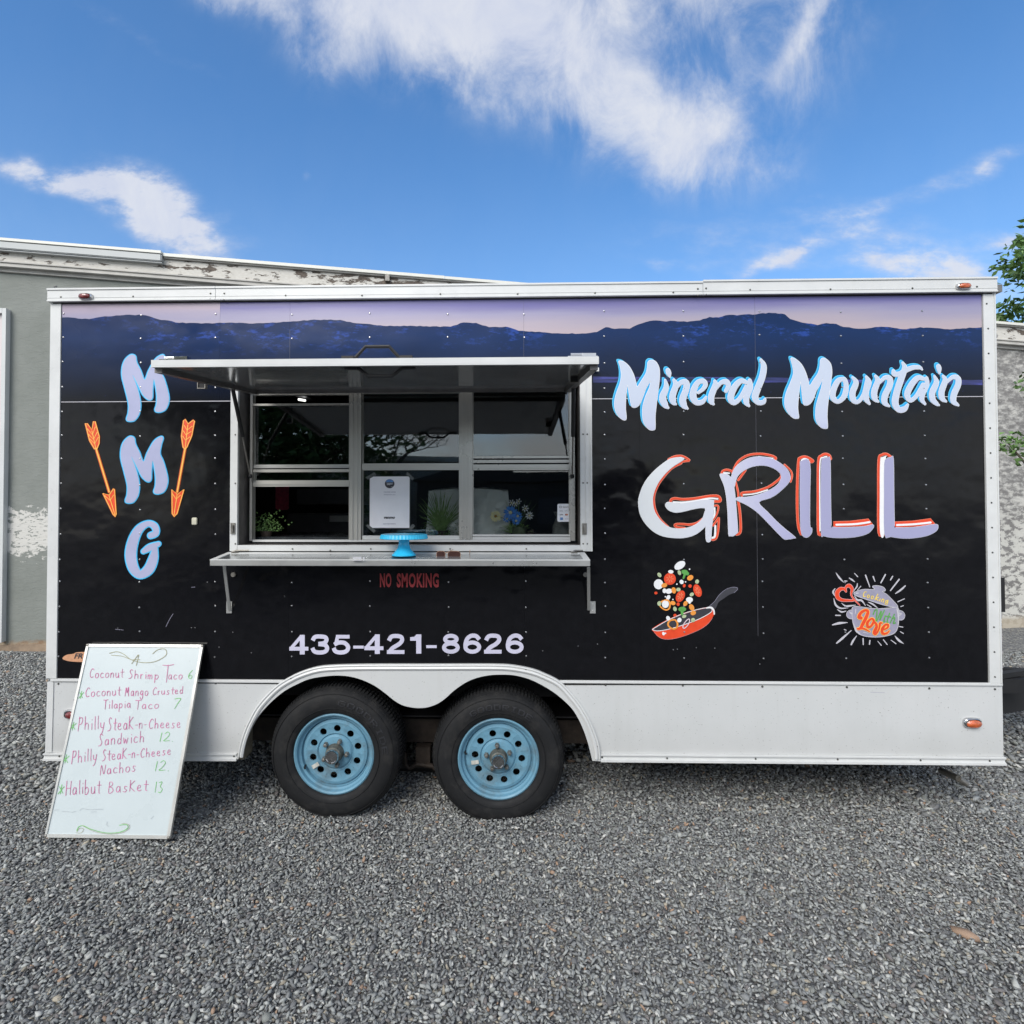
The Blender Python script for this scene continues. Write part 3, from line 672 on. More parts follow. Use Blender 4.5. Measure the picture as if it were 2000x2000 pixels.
# --- trims
def bar(name, x0, x1, z0, z1, o0, o1, mat, parent=T, bevel=0, label=None):
    b = MB(); b.box((x0, -o0, z0), (x1, -o1, z1)); return b.build(name, mat, parent, bevel=bevel, label=label)
segs = [(98.6, 425), (425, 1370), (1370, 1941)]
for i, (a, c) in enumerate(segs):
    xa, xc = X(a, 580) + .001, X(c, 565) - .001
    za = Z(567, 100) + (.006 if i == 2 else 0); zb = Z(592, 100) 
    b = MB(); b.box((xa, -.022, zb), (xc, .06, za)); b.box((xa, -.026, zb), (xc, -.0222, zb + .006)); b.box((xa, -.027, za - .008), (xc, -.0222, za + .001)); b.box((xa, -.0235, zb + .018), (xc, -.0222, zb + .0205))
    b.build('top_rail', 'trim', T)
ZR0, ZR1 = Z(592, 100), Z(567, 100)
bar('shade_strip', XL + .01, XR - .01, ZR0 - .006, ZR0 - .001, .008, -.01, 'dark')  # dark strip painting the shadow gap under the top rail
b = MB(); b.box((XL - .005, -.006, ZPB - .0), (XL + .05, .05, ZR0 - .001)); b.build('corner_post', 'trim', T)
b = MB(); b.box((XR - .056, -.008, ZPB + .004), (XR + .002, .05, ZR0 - .001)); b.box((XR - .0005 - .004, -.0115, ZPB + .004), (XR + .002, -.0082, ZR0 - .001)); b.build('corner_post', 'trim', T)
# ragged weather strip and hinge hardware on the front corner
b = MB(); z = ZPB + .05
while z < ZR0 - .2: h = random.uniform(.015, .03); b.box((XR + .003, .004, z), (XR + random.uniform(.012, .022), .04, z + h * .7)); z += h
b.build('weather_strip', simple('grey_weather_strip', (.22, .21, .21), .8, 0, .5, 60), T)
b = MB(); b.box((XR + .003, -.004, Z(1195, 1950)), (XR + .028, .003, Z(1128, 1950))); b.build('door_hinge', 'black_plastic', T)
b = MB(); b.box((XR - .02, .0, ZR0 + .008), (XR + .045, .055, ZR0 + .045)); b.build('clearance_bracket', 'steel', T)
b = MB(); b.tube([W(106, 566, .01), W(106, 560, .01), W(111, 559.5, .01)], .004, 6); b.build('antenna_clip', 'steel', T)

# --- white trim strip, skirts, bottom rail
bar('trim_strip', XL + .02, X(560, 1329), Z(1331.5, 300), Z(1326, 300), .010, -.012, 'trim', bevel=.002)
bar('trim_strip', X(1092, 1330), XR + .006, Z(1336, 1500), Z(1330.5, 1500), .010, -.012, 'trim', bevel=.002)
outer = [(463, 1482), (466, 1464), (470, 1447), (477, 1426), (486, 1406), (500.6, 1380), (522, 1355), (543, 1336), (566, 1322), (590, 1311), (619, 1302.5), (648, 1299.3), (690, 1298), (737, 1297.4), (823, 1297.4), (900, 1297.2), (970, 1297.4), (1004, 1299.6),
         (1041.7, 1307), (1069.7, 1318), (1088, 1327), (1102, 1338), (1119, 1356.7), (1135.7, 1378), (1150, 1402), (1160.7, 1425.7), (1169, 1449.5), (1172.6, 1468.6), (1173, 1487)]
inner = [(465, 1483), (481.7, 1439), (493, 1416), (507.8, 1394.5), (529.6, 1371), (555.7, 1349.6), (583, 1335), (605, 1326), (634, 1321), (656.6, 1319.4), (681.5, 1321), (706, 1327.5), (731, 1339), (753, 1354.5), (768.4, 1367), (784, 1376.5), (799.5, 1381), (818, 1383), (836.8, 1381),
         (855.4, 1374), (871, 1363), (886.5, 1349), (908, 1334), (930, 1324.4), (954.8, 1319), (979.6, 1317.6), (1004.5, 1319), (1032.4, 1326), (1060, 1339), (1088, 1357), (1114, 1380.5), (1128.6, 1402), (1140.5, 1428), (1150, 1456.7), (1157, 1486)]
so_ = cat_rom(outer, 3); si_ = cat_rom(inner, 3)
zb_ = Z(1470, 800); 
def skirt(pts, name='skirt_panel'):
    b = MB(); b.prism([pt(x, y, .0015) for x, y in pts], (0, .012, 0)); return b.build(name, 'skirt', T)
lo_ = [p for p in so_ if p[1] > 1333 and p[0] < 600]; hi_ = [p for p in so_ if p[1] > 1337 and p[0] > 1000]
skirt([(90, 1470), (94, 1331.7)] + [(x + 4, y + 1) for x, y in reversed(lo_) if y < 1471] )
skirt([(x - 4, y + 1) for x, y in hi_ if y < 1471] + [(1169, 1471), (1960, 1477.5), (1957.5, 1337)])
b = MB(); b.prism([pt(x, y, .0018) for x, y in [(89, 1469), (93.5, 1332), (105.5, 1332), (102, 1469)]], (0, -.004, 0)); b.build('corner_post', 'trim', T)
# ribbed bottom rail
for (xa, ya), (xb, yb), h in (((87.5, 1470), (464, 1470.5), 13.5), ((1172.5, 1471), (1961, 1477.7), 15)):
    b = MB()
    for t0, t1, o in ((0, .2, .014), (.2, .62, .006), (.62, .72, .010), (.72, 1, .016)):
        p = [pt(xa, ya + h * t1, 0), pt(xb, yb + h * t1, 0), pt(xb, yb + h * t0, 0), pt(xa, ya + h * t0, 0)]
        b.prism([Vector((q.x, -o, q.z)) for q in p], (0, o + .02, 0))
    b.build('bottom_rail', 'trim', T)
# fender: flange, raised bead and the scalloped apron
b = MB(); b.prism([pt(x, y, .016) for x, y in so_ + list(reversed(si_))], (0, .03, 0)); b.build('fender', 'skirt', T)
def offs(path, d):
    o = []
    for i, p in enumerate(path):
        a, c = path[max(i - 1, 0)], path[min(i + 1, len(path) - 1)]; tx, ty = c[0] - a[0], c[1] - a[1]; l = math.hypot(tx, ty); o.append((p[0] - ty / l * d, p[1] + tx / l * d))
    return o
cen = offs(so_, 8)[1:-1]
b = MB(); b.tube([pt(x, y, .017) for x, y in cen], .009, 6); b.build('fender_bead', 'trim', T)
cen = offs(so_, 2.2)[1:-1]
b = MB(); b.tube([pt(x, y, .0165) for x, y in cen], .0045, 6); b.build('fender_lip', 'trim', T)

# --- wheel well, floor, frame, body shell
WX0, WX1 = X(455, 1450), X(1182, 1450); ZW = Z(1304)
b = MB(); b.box((WX0, .34, .50), (WX1, .36, ZW)); b.box((WX0, .02, ZW), (WX1, .36, ZW + .015)); b.box((WX0 - .0, .02, .5), (WX0 + .01, .34, ZW)); b.box((WX1 - .01, .02, .5), (WX1, .34, ZW))
b.build('wheel_well', 'dark', T)
ZFR = Z(1450, 820, .36)
b = MB(); b.box((XL + .05, .37, ZFR - .002), (XR - .03, .43, ZFR + .13)); b.box((XL + .05, 1.7, ZFR - .002), (XR - .03, 1.76, ZFR + .13))
for i in range(8): xx = XL + .3 + i * .6; b.box((xx, .432, ZFR + .03), (xx + .05, 1.698, ZFR + .12))
b.build('chassis', 'rust', T)
b = MB(); b.box((XL + .03, .45, ZFR + .131), (XR - .03, YB - .02, ZFR + .16)); b.box((XL + .03, .02, .55), (WX0 - .001, .45, .58)); b.box((WX1 + .001, .02, .55), (XR - .03, .45, .58)); b.build('floor', 'dark', T)
b = MB(); b.box((XL, YB, ZSB), (XR, YB + .03, ZR1 - .01)); b.build('rear_side_wall', 'white_paint', T)
b = MB(); b.box((XL, .061, ZSB), (XL + .03, YB - .001, ZR1 - .01)); b.build('end_wall', 'white_paint', T)
b = MB(); b.box((XR - .03, .061, ZSB), (XR, YB - .001, ZR1 - .01)); b.build('end_wall', 'white_paint', T)
b = MB(); b.box((XL, .061, ZR1 - .009), (XR, YB + .03, ZR1 + .002)); b.build('roof', 'white_paint', T)
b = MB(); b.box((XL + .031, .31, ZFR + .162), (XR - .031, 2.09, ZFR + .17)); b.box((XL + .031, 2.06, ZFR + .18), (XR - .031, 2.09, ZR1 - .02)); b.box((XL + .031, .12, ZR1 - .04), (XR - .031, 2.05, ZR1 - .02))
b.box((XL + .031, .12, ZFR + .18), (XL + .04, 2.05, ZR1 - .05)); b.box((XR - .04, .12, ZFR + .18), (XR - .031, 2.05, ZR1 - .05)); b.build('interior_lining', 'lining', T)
# spring hanger between the wheels
b = MB(); b.box((X(812, 1470, .3), .30, Z(1490, 820, .3)), (X(840, 1470, .3), .36, ZFR - .003)); b.tube([W(790, 1470, .3), W(792, 1492, .3), W(800, 1500, .3), W(815, 1492, .3), W(845, 1496, .3), W(858, 1508, .3)], .014, 8)
b.build('spring_hanger', 'rust', T)
b = MB(); b.tube([W(552, 1492, .45), W(1075, 1500, .45)], .03, 10)
for xx in (652.3, 973.4): b.tube([(W(xx, 1475).x, .2, W(xx, 1475).z), (W(xx, 1475).x, 1.8, W(xx, 1475).z)], .035, 10)
b.build('axle', 'dark', T)
b = MB(); b.box((X(470, 1470, .08), .06, Z(1480, 475, .08)), (X(480, 1470, .08), .16, Z(1425, 475, .08))); b.build('mud_bracket', simple('dirty_metal', (.25, .22, .16), .7, .2, .3, 30, .3, 60), T)

# --- wheels
def make_wheel(cx, cy, a_hole, a_nut, a_valve):
    c = W(cx, cy); C = Vector((c.x, .005, c.z)); 
    # disc with ten hand holes: ring of quads with the holes left open
    b = MB(); N_ = 60; rin, rout, hr = .082, .158, .0175; rc = .119
    # lip profile (r, y): from bead flange to disc
    b.lathe([(.2035, .0), (.205, -.008), (.198, -.012), (.190, -.006), (.187, .012), (.178, .016), (.174, .014), (.171, .030), (.168, .032)], C, 'Y', 60, cap=False)
    ring = lambda r, y, n=N_: [C + Vector((r * math.cos(2 * math.pi * j / n), y, r * math.sin(2 * math.pi * j / n))) for j in range(n)]
    prof = [(.1685, .032), (.164, .022), (.150, .018)]
    for (r0, y0), (r1, y1) in zip(prof[:-1], prof[1:]):
        p0, p1 = ring(r0, y0), ring(r1, y1); b.add(p0 + p1, [(j, (j + 1) % N_, N_ + (j + 1) % N_, N_ + j) for j in range(N_)])
    # the holed annulus .143 -> .103, per sector a square-to-circle cell
    ro, ri = .150, .094
    for k in range(10):
        a0 = R(a_hole) + 2 * math.pi * (k - .5) / 10; m_ = 24; out_, in_ = [], []
        for j in range(m_):
            t = 2 * math.pi * j / m_; q = t
            hx, hy = rc + hr * math.cos(q), hr * math.sin(q)   # radial, tangential
            # matching boundary point of the sector cell
            cr_, ct = math.cos(q), math.sin(q); sc_ = 1 / max(abs(cr_), abs(ct)); br, bt = cr_ * sc_, ct * sc_
            r_ = ri + (ro - ri) * (br + 1) / 2; a_ = math.pi / 10 * bt
            am = a0 + math.pi / 10
            out_.append(C + Vector((r_ * math.cos(am + a_), .018 if br > 0 else .021, r_ * math.sin(am + a_))))
            rx = math.hypot(hx, hy); aa = am + math.atan2(hy, hx); in_.append(C + Vector((rx * math.cos(aa), .022, rx * math.sin(aa))))
        deep = [p + Vector((0, .008, 0)) for p in in_]
        b.add(out_ + in_ + deep, [(j, (j + 1) % m_, m_ + (j + 1) % m_, m_ + j) for j in range(m_)] + [(m_ + j, m_ + (j + 1) % m_, 2 * m_ + (j + 1) % m_, 2 * m_ + j) for j in range(m_)])
    prof = [(.094, .0195), (.088, .026), (.083, .020), (.078, .016), (.060, .014), (.03, .014)]
    for (r0, y0), (r1, y1) in zip(prof[:-1], prof[1:]):
        p0, p1 = ring(r0, y0), ring(r1, y1); b.add(p0 + p1, [(j, (j + 1) % N_, N_ + (j + 1) % N_, N_ + j) for j in range(N_)])
    wh = b.build('wheel', 'rim', T, origin=C, smooth=True, label='ten-hole steel wheel painted light blue')
    # tyre
    t = MB(); pr = [(.2035, .012), (.206, -.010), (.214, -.020), (.232, -.026), (.262, -.030), (.288, -.027), (.306, -.018), (.318, -.004), (.326, .010), (.331, .020), (.333, .06), (.333, .13), (.331, .172), (.318, .195), (.28, .21), (.21, .2)]
    t.lathe(pr, C, 'Y', 72, cap=False); ty = t.build('tyre', 'rubber', wh, smooth=True)
    t = MB()
    for j in range(110):
        a = 2 * math.pi * j / 110
        for (y0, y1, r0, r1) in ((.004, .040, .321, .3385), (.046, .075, .331, .3385), (.081, .125, .331, .3385), (.131, .18, .329, .3385)):
            w_ = .010 / .333; sk = .012
            P_ = []
            for yy, rr_ in ((y0, r0), (y1, r0), (y1, r1), (y0, r1)):
                for s_ in (-.5, .5):
                    if yy == y0 and y0 < .01: rr2 = .3245 if rr_ == r1 else .312
                    else: rr2 = rr_
                    aa = a + w_ * s_ + sk * (yy / .1) * (1 if int(y0 * 100) % 2 else -1)
                    P_.append(C + Vector((rr2 * math.cos(aa), yy, rr2 * math.sin(aa))))
            t.add(P_, [(0, 1, 3, 2), (2, 3, 5, 4), (4, 5, 7, 6), (6, 7, 1, 0), (0, 2, 4, 6), (1, 7, 5, 3)])
    for rr_, h in ((.306, .0035), (.236, .003)):
        t.lathe([(rr_ - .002, -.018 if rr_ > .3 else -.0265), (rr_, -.022 if rr_ > .3 else -.031), (rr_ + .002, -.018 if rr_ > .3 else -.0265)], C, 'Y', 72, cap=False)
    t.build('tread', 'rubber', wh, smooth=False)
    # moulded lettering round the sidewall
    return wh, C
w1, C1 = make_wheel(652.3, 1472.5, 50, 0, 0)
w2, C2 = make_wheel(973.4, 1482.0, 68, 0, 0)
FIVE = {'G': ["01110", "10001", "10000", "10111", "10001", "10001", "01110"], 'O': ["01110", "10001", "10001", "10001", "10001", "10001", "01110"], 'D': ["11110", "10001", "10001", "10001", "10001", "10001", "11110"],
        'R': ["11110", "10001", "10001", "11110", "10100", "10010", "10001"], 'I': ["01110", "00100", "00100", "00100", "00100", "00100", "01110"], 'E': ["11111", "10000", "10000", "11110", "10000", "10000", "11111"]}
def sidewall_word(wh, C, word, a_start, step, r0, r1):
    t = MB()
    for i, ch in enumerate(word):
        a = R(a_start - i * step)
        for row, line in enumerate(FIVE[ch]):
            for c_, bit in enumerate(line):
                if bit != '1': continue
                w_ = R(step * .8) / 5; aa = a - w_ * (c_ - 2); rr_ = r1 - (r1 - r0) * row / 7; dr_ = (r1 - r0) / 7
                ps = [C + Vector((q * math.cos(p_), -.0325 + (.006 * ((q - .262) / .03) ** 2), q * math.sin(p_))) for q, p_ in ((rr_, aa + w_ / 2), (rr_, aa - w_ / 2), (rr_ - dr_, aa - w_ / 2), (rr_ - dr_, aa + w_ / 2))]
                t.add(ps + [p + Vector((0, .004, 0)) for p in ps], [(0, 1, 2, 3), (0, 4, 5, 1), (1, 5, 6, 2), (2, 6, 7, 3), (3, 7, 4, 0)])
    t.build('tyre_lettering', 'rubber_letter', wh)
sidewall_word(w1, C1, 'GOODRIDE', 80, 10.5, .252, .280)
sidewall_word(w2, C2, 'GOODRIDE', 118, 9, .252, .280)
for wh, C, an, av in ((w1, C1, 66, 205), (w2, C2, 96, 172)):
    b = MB(); b.lathe([(.046, .018), (.046, .006), (.041, -.002), (.040, -.026), (.036, -.030)], C, 'Y', 28); b.build('hub', 'hub', wh, smooth=True)
    b = MB(); b.lathe([(.034, -.0305), (.034, -.048), (.031, -.053), (.026, -.053), (.024, -.049), (.0, -.049)], C, 'Y', 28); b.build('hub_cap', 'chrome', wh, smooth=True)
    for k in range(5):
        a = R(an + 72 * k); p = C + Vector((.062 * math.cos(a), 0, .062 * math.sin(a)))
        b = MB(); b.lathe([(.0125, .018), (.0125, .006), (.0105, .003), (.0100, -.008), (.006, -.012), (0, -.0125)], p, 'Y', 6); b.build('lug_nut', 'steel', wh, smooth=False)
    p = C + Vector((.173 * math.cos(R(av)), 0, .173 * math.sin(R(av))))
    b = MB(); b.tube([p + Vector((0, .03, 0)), p + Vector((.003, .005, 0)), p + Vector((.010, -.008, 0))], .005, 7); b.build('valve', 'black_plastic', wh)
    s_ = MB(); a = R(an + 72 * 2 + (5 if wh is w1 else -8)); q = C + Vector((.122 * math.cos(R(214 if wh is w1 else 193)), .0145, .122 * math.sin(R(214 if wh is w1 else 193))))
    ta = R(32 if wh is w1 else 8); e1, e2 = Vector((math.cos(ta), 0, math.sin(ta))) * .019, Vector((-math.sin(ta), 0, math.cos(ta))) * .010
    s_.flat = True; s_.add([q - e1 - e2, q + e1 - e2, q + e1 + e2, q - e1 + e2], [(0, 1, 2, 3)]); s_.build('sticker', simple('worn_sticker', (.5, .49, .44), .6, 0, .2, 90), wh)

# --- marker lamps
def marker(x, y, Yo, w_, h_, lens, front_shift=(0, 0), label=None):
    c = W(x, y, -Yo); b = MB()
    n_ = 16; pro = [(1, 0), (1, .006), (.9, .013), (.8, .015)]
    vs, fs = [], []
    for s_, hh in pro:
        for j in range(n_):
            t = 2 * math.pi * j / n_; ca_, sa_ = math.cos(t), math.sin(t); ex = 2 / 3.2
            vs.append((c.x + w_ * s_ * math.copysign(abs(ca_) ** ex, ca_), c.y - hh, c.z + h_ * s_ * math.copysign(abs(sa_) ** ex, sa_)))
    for i in range(3):
        for j in range(n_): fs.append((i * n_ + j, i * n_ + (j + 1) % n_, (i + 1) * n_ + (j + 1) % n_, (i + 1) * n_ + j))
    b.add(vs, fs); o = b.build('clearance_lamp', 'chrome', T, smooth=True, label=label)
    b = MB(); b.dome((c.x + front_shift[0], c.y - .0135, c.z + front_shift[1]), 1, .012, (0, -1, 0), 12)
    b.v = [(c.x + front_shift[0] + (p[0] - c.x - front_shift[0]) * w_ * .84, p[1], c.z + front_shift[1] + (p[2] - c.z - front_shift[1]) * h_ * .8) for p in b.v]
    b.build('lens', lens, o, smooth=True); return o
marker(169, 580, .0225, .037, .0175, 'glassy_red', (-.004, 0), 'dark red clearance lamp'); marker(1880, 560, .0225, .036, .0165, 'glassy_amber', (.003, 0), 'amber clearance lamp on the top rail')
marker(1897.5, 1411, .002, .045, .025, 'glassy_amber', (.004, -.004), 'amber clearance lamp in chrome housing'); marker(140, 1394, .002, .036, .024, 'glassy_red', (.004, -.004))
A = Art(SIDE, base=.002); A.disc(380, 1018, 4.6, 7); o = A.build('outlet_cover', 'petal_y', T)
b = MB(); b.box(W(376, 1025, -.001), W(384, 1011, -.012)); b.build('outlet_cover', simple('cream_plastic', (.55, .53, .42), .4), T, bevel=.003)

# --- rivets (too many and too small to be picked apart)
b = MB()
colx = [(124.5, 114.5), (275.5, 272), (421.5, 420), (570, 570), (722, 723), (874.5, 876), (1024, 1028), (1180, 1182), (1335, 1336), (1483, 1491), (1642, 1652), (1801, 1815)]
rows = [614, 660, 708, 757, 805, 851, 897, 946, 995, 1043, 1093, 1137, 1185, 1233, 1282]
for i, (xa, xb) in enumerate(colx):
    for y in rows:
        x = xa + (xb - xa) * (y - 614) / 668 + random.uniform(-.6, .6); yy = y + random.uniform(-2, 2) - (5 if x > 1100 and y < 700 else 0) + (3 if x > 1100 and y > 1200 else 0)
        if 436 < x < 1160 and 695 < yy < 1100: continue
        if i in (1, 2) and yy > 1245 and x < 400: continue
        b.dome(W(x, yy, -.0012), .0052, .0042)
for x, y in ((405, 1137), (381, 1226), (374, 1226), (230, 1227), (455, 1235), (491, 1275), (594, 1240), (556, 1165), (428, 1264), (1060, 1271), (1129, 1262), (1167, 1258), (1315, 1269), (1323, 1268), (1360, 1265), (1396, 1266), (1484, 1297)): b.dome(W(x, y, -.001), .003, .002)
b.build('rivets', simple('panel_rivet', (.45, .45, .46), .22, .85, .2, 60), T, smooth=True, kind='stuff')
b = MB()
for x, y in ((119, 580), (260, 579), (411, 573), (411, 584), (438, 573), (438, 585), (558, 577), (707, 577), (860, 574), (1011, 574), (1162, 572), (1315, 571), (1363, 564), (1363, 577), (1379, 563), (1379, 575), (1465, 566), (1622, 565), (1782, 563), (1908, 560)): b.dome(W(x, y, -.0225), .0052, .0045)
for k in range(16): y = 593 + k * 48.6; b.dome(W(1927 + (y - 593) * .0195 + (2 if k else 0), y, -.0085), .0046, .004)
for x, y in ((114, 1335.5), (421, 1334.5), (1182.6, 1338), (1333.6, 1339), (1489, 1341), (1654, 1342), (1815, 1344.5), (1943, 1346)): b.dome(W(x, y, -.002), .0058, .0045)
for x, y in ((116, 1477), (457, 1477), (1176, 1479), (1303, 1481), (1476, 1482), (1636, 1483), (1798, 1485), (1933, 1486)): b.dome(W(x, y, -.0065), .005, .0045)
for x, y in ((568, 1325), (822, 1304), (1027, 1308), (1166, 1458)): b.dome(W(x, y, -.0165), .0045, .004)
for x in (459.5,):
    for y in (849, 944, 1062): b.dome(W(x, y, -.0185), .0045, .004)
for x in (1139, 1147):
    for y in (736, 848, 943, 1062): b.dome(W(x, y, -.0185), .0045, .004)
for x, y in ((571, 1072), (724, 1072), (879, 1072), (645, 1075), (1028, 1072)): b.dome(W(x, y, -.0185), .0045, .004)
b.build('screws', simple('screw_head', (.13, .13, .12), .35, .8, .3, 60), T, smooth=True, kind='stuff')
# scratches
A = Art(SIDE, base=.0016); A.split = True
A.stroke([(324, 1224), (331, 1210), (338, 1199)], .7).stroke([(225, 1229), (241, 1230.5)], .6).stroke([(374, 1147), (381, 1146.5)], .7).stroke([(1700, 1352), (1728, 1353)], .6)
A.build('scratch', 'grey_v', T)

# ================================================================== serving window
WD = .10                                   # windows sit this deep in the opening
FR = Surf((0, WD, 0), (0, -1, 0))
fz0, fz1 = Z(1076), Z(722.5)
ft = root('x', (0, 0, 0), '', ''); bpy.data.objects.remove(ft)
xo0, xi0, xi1, xo1 = X(453, 900), X(467, 900), X(1132.5, 900), X(1155, 900)
b = MB(); b.box((xo0, -.018, fz0), (xi0, .0, Z(726))); b.box((xi0 + .0005, -.016, fz0), (xi1 - .0005, .0, Z(1064.5)))
b.box((xi1, -.018, fz0), (xo1, .0, fz1)); b.box((X(1142, 900), -.0215, fz0 + .004), (X(1144, 900), -.0182, fz1 - .01)); b.box((X(1152, 900), -.024, fz0), (xo1, -.0182, fz1 - .012)); b.box((X(1138, 724), -.03, Z(729)), (X(1168, 724), -.0185, Z(722)))
wf = b.build('window_frame', 'trim', T)
zt_ = Z(740); 
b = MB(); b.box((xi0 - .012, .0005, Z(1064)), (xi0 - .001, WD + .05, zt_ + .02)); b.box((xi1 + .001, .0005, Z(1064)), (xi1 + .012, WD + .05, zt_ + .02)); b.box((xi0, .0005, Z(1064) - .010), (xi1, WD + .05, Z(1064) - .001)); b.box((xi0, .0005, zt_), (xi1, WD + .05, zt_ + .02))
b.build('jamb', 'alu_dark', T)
for x, y in ((455, 1032), (1141, 1033)):
    p = W(x, y, -.0185); b = MB(); b.box((p.x - .010, p.y - .006, p.z - .028), (p.x + .012, p.y, p.z + .028)); b.box((p.x - .004, p.y - .014, p.z - .018), (p.x + .006, p.y - .0062, p.z + .016)); b.build('latch', 'steel', T)
def wbar(x0, y0, x1, y1, d0, d1, mat='alu_bar', parent=None, name='sash_bar', ribs=0, vert=False):
    a, c = W(x0, y1, WD), W(x1, y0, WD); b = MB(); b.box((a.x, WD - d0, a.z), (c.x, WD + d1, c.z))
    for k in range(ribs):
        if vert: w_ = (c.x - a.x) / (ribs * 2 + 1); b.box((a.x + w_ * (2 * k + 1), WD - d0 - .005, a.z), (a.x + w_ * (2 * k + 1.6), WD - d0 - .0002, c.z))
        else: w_ = (c.z - a.z) / (ribs * 2 + 1); b.box((a.x, WD - d0 - .005, a.z + w_ * (2 * k + 1)), (c.x, WD - d0 - .0002, a.z + w_ * (2 * k + 1.7)))
    return b.build(name, mat, parent or T)
# outer sub-frame and the two mullions
wbar(489, 752, 495.5, 1056, .012, .03, name='window_jamb_bar'); wbar(1113.5, 752, 1121.5, 1056, .012, .03, name='window_jamb_bar')
wbar(495.6, 1054, 1113.4, 1058, .016, .03, name='window_sill_bar', mat='trim'); wbar(495.6, 752, 1113.4, 758, .012, .03, name='window_head_bar')
wbar(683.5, 758.2, 707, 1053.8, .016, .03, name='mullion', ribs=2, vert=True); wbar(898.5, 758.2, 922.5, 1053.8, .016, .03, name='mullion', ribs=3, vert=True)
def window(x0, x1, bars, panes):
    o = None
    for k, (y0, y1, d, mt_) in enumerate(bars):
        q = wbar(x0, y0, x1, y1, d, .02, parent=T if o is None else o, name='window' if o is None else 'sash_bar', mat=mt_, ribs=1 if y1 - y0 > 8 else 0)
        if o is None: o = q
    # side stiles
    for a, c in ((x0, x0 + 1.6), (x1 - 1.6, x1)): wbar(a, 760, c, 1053, .004, .012, parent=o, name='stile')
    for y0, y1, dd in panes:
        a, c = W(x0 + 1.7, y1, WD), W(x1 - 1.7, y0, WD); b = MB(); b.box((a.x, WD + dd, a.z), (c.x, WD + dd + .004, c.z)); b.build('pane', 'glass', o)
    return o
window(496, 683, [(938, 950.6, .010, 'alu_bar'), (768, 772.5, .008, 'alu_bar'), (788, 793, .008, 'alu_bar'), (907, 914.5, .004, 'alu'), (916.5, 922.6, .010, 'alu_bar')], [(793.2, 906.8, .004), (922.8, 937.8, .009)])
window(708, 898, [(905, 918.5, .010, 'alu_bar'), (764, 769, .008, 'alu_bar'), (1046, 1053.6, .008, 'trim')], [(769.2, 904.8, .004), (918.8, 1045.8, .009)])
window(923, 1113, [(907, 918.5, .012, 'alu_bar'), (758.4, 763, .008, 'alu_bar'), (890.5, 895.7, .010, 'alu_bar'), (898, 904.5, .008, 'alu_bar'), (1043.7, 1047.5, .010, 'trim'), (1048.6, 1053.7, .012, 'trim')], [(763.2, 890.3, .004), (918.8, 1043.5, .009)])

# ================================================================== awning, struts, shelf
AX0, AX1, AY, AZ = -1.3330, .2864, -.86, 2.1646
SHEAR = (2.1646 - 2.0764) / .86      # the awning hangs a little below level
th = .0265
b = MB(); b.box((AX0, AY, AZ + .006), (AX1, -.012, AZ + th)); aw = b.build('awning', 'trim', T)
b = MB(); b.box((AX0 + .03, AY + .022, AZ + .0015), (AX1 - .03, -.04, AZ + .0055)); b.build('awning_lining', 'under', aw)
b = MB(); b.box((AX0, AY, AZ), (AX1, AY + .02, AZ + .0058)); b.build('awning_edge', 'trim', aw)
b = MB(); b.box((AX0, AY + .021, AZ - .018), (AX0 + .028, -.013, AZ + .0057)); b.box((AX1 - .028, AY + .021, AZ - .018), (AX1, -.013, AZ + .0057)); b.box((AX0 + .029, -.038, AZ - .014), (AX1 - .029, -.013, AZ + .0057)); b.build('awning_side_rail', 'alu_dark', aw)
b = MB(); b.tube([(AX0 + .02, -.006, AZ + .012), (AX1 - .02, -.006, AZ + .012)], .0065, 8); b.box((AX0 - .01, -.0115, AZ + .02), (AX1 + .01, -.001, AZ + .05)); b.build('hinge', 'trim', aw)
for xx in (393, 1122):   # keeper slots in the side rails
    p = W(xx, 737, AY + .30); xk = AX0 + .05 if xx < 700 else AX1 - .05
    dkx = W(xx, 737, -.45).x
    b = MB(); q = W(xx, 737, -.42 if xx < 700 else -.55); q.z = AZ - .016; w_ = .018
    b.box((q.x - w_, q.y, q.z - .014), (q.x - w_ + .003, q.y + .02, q.z + .014)); b.box((q.x + w_ - .003, q.y, q.z - .014), (q.x + w_, q.y + .02, q.z + .014)); b.box((q.x - w_ + .0031, q.y, q.z - .014), (q.x + w_ - .0031, q.y + .02, q.z - .011)); b.box((q.x - w_, q.y, q.z + .0141), (q.x + w_, q.y + .02, AZ + .0012))
    k_ = b.build('latch_keeper', 'steel', aw); b = MB(); b.box((q.x - w_ + .0032, q.y + .005, q.z - .0108), (q.x + w_ - .0032, q.y + .018, q.z + .0138)); b.build('slot', 'dark', k_)
def handle(x0, x1, yb, yt, up):
    s_ = 1 if up else -1; yy = AY + (.012 if up else .045); zb0 = AZ + th + .004 if up else AZ - .002
    sx = lambda x: W(x, 700, yy).x
    h_ = .040 if up else .030; zz = [0, 0, h_, h_, 0, 0]; xx = [x0, x0 + 22, x0 + 42, x1 - 42, x1 - 22, x1]
    b = MB(); b.tube([(sx(x), yy, zb0 + s_ * z) for x, z in zip(xx, zz)], .0068, 8)
    for x in (x0 + 8, x1 - 8): b.box((sx(x) - .022, yy - .012, zb0 - .004 if up else zb0 - .006), (sx(x) + .022, yy + .012, zb0 + .006 if up else zb0 + .002))
    b.build('handle', 'black_plastic', aw, smooth=False)
handle(672, 802, 0, 0, True); handle(678, 808, 0, 0, False)
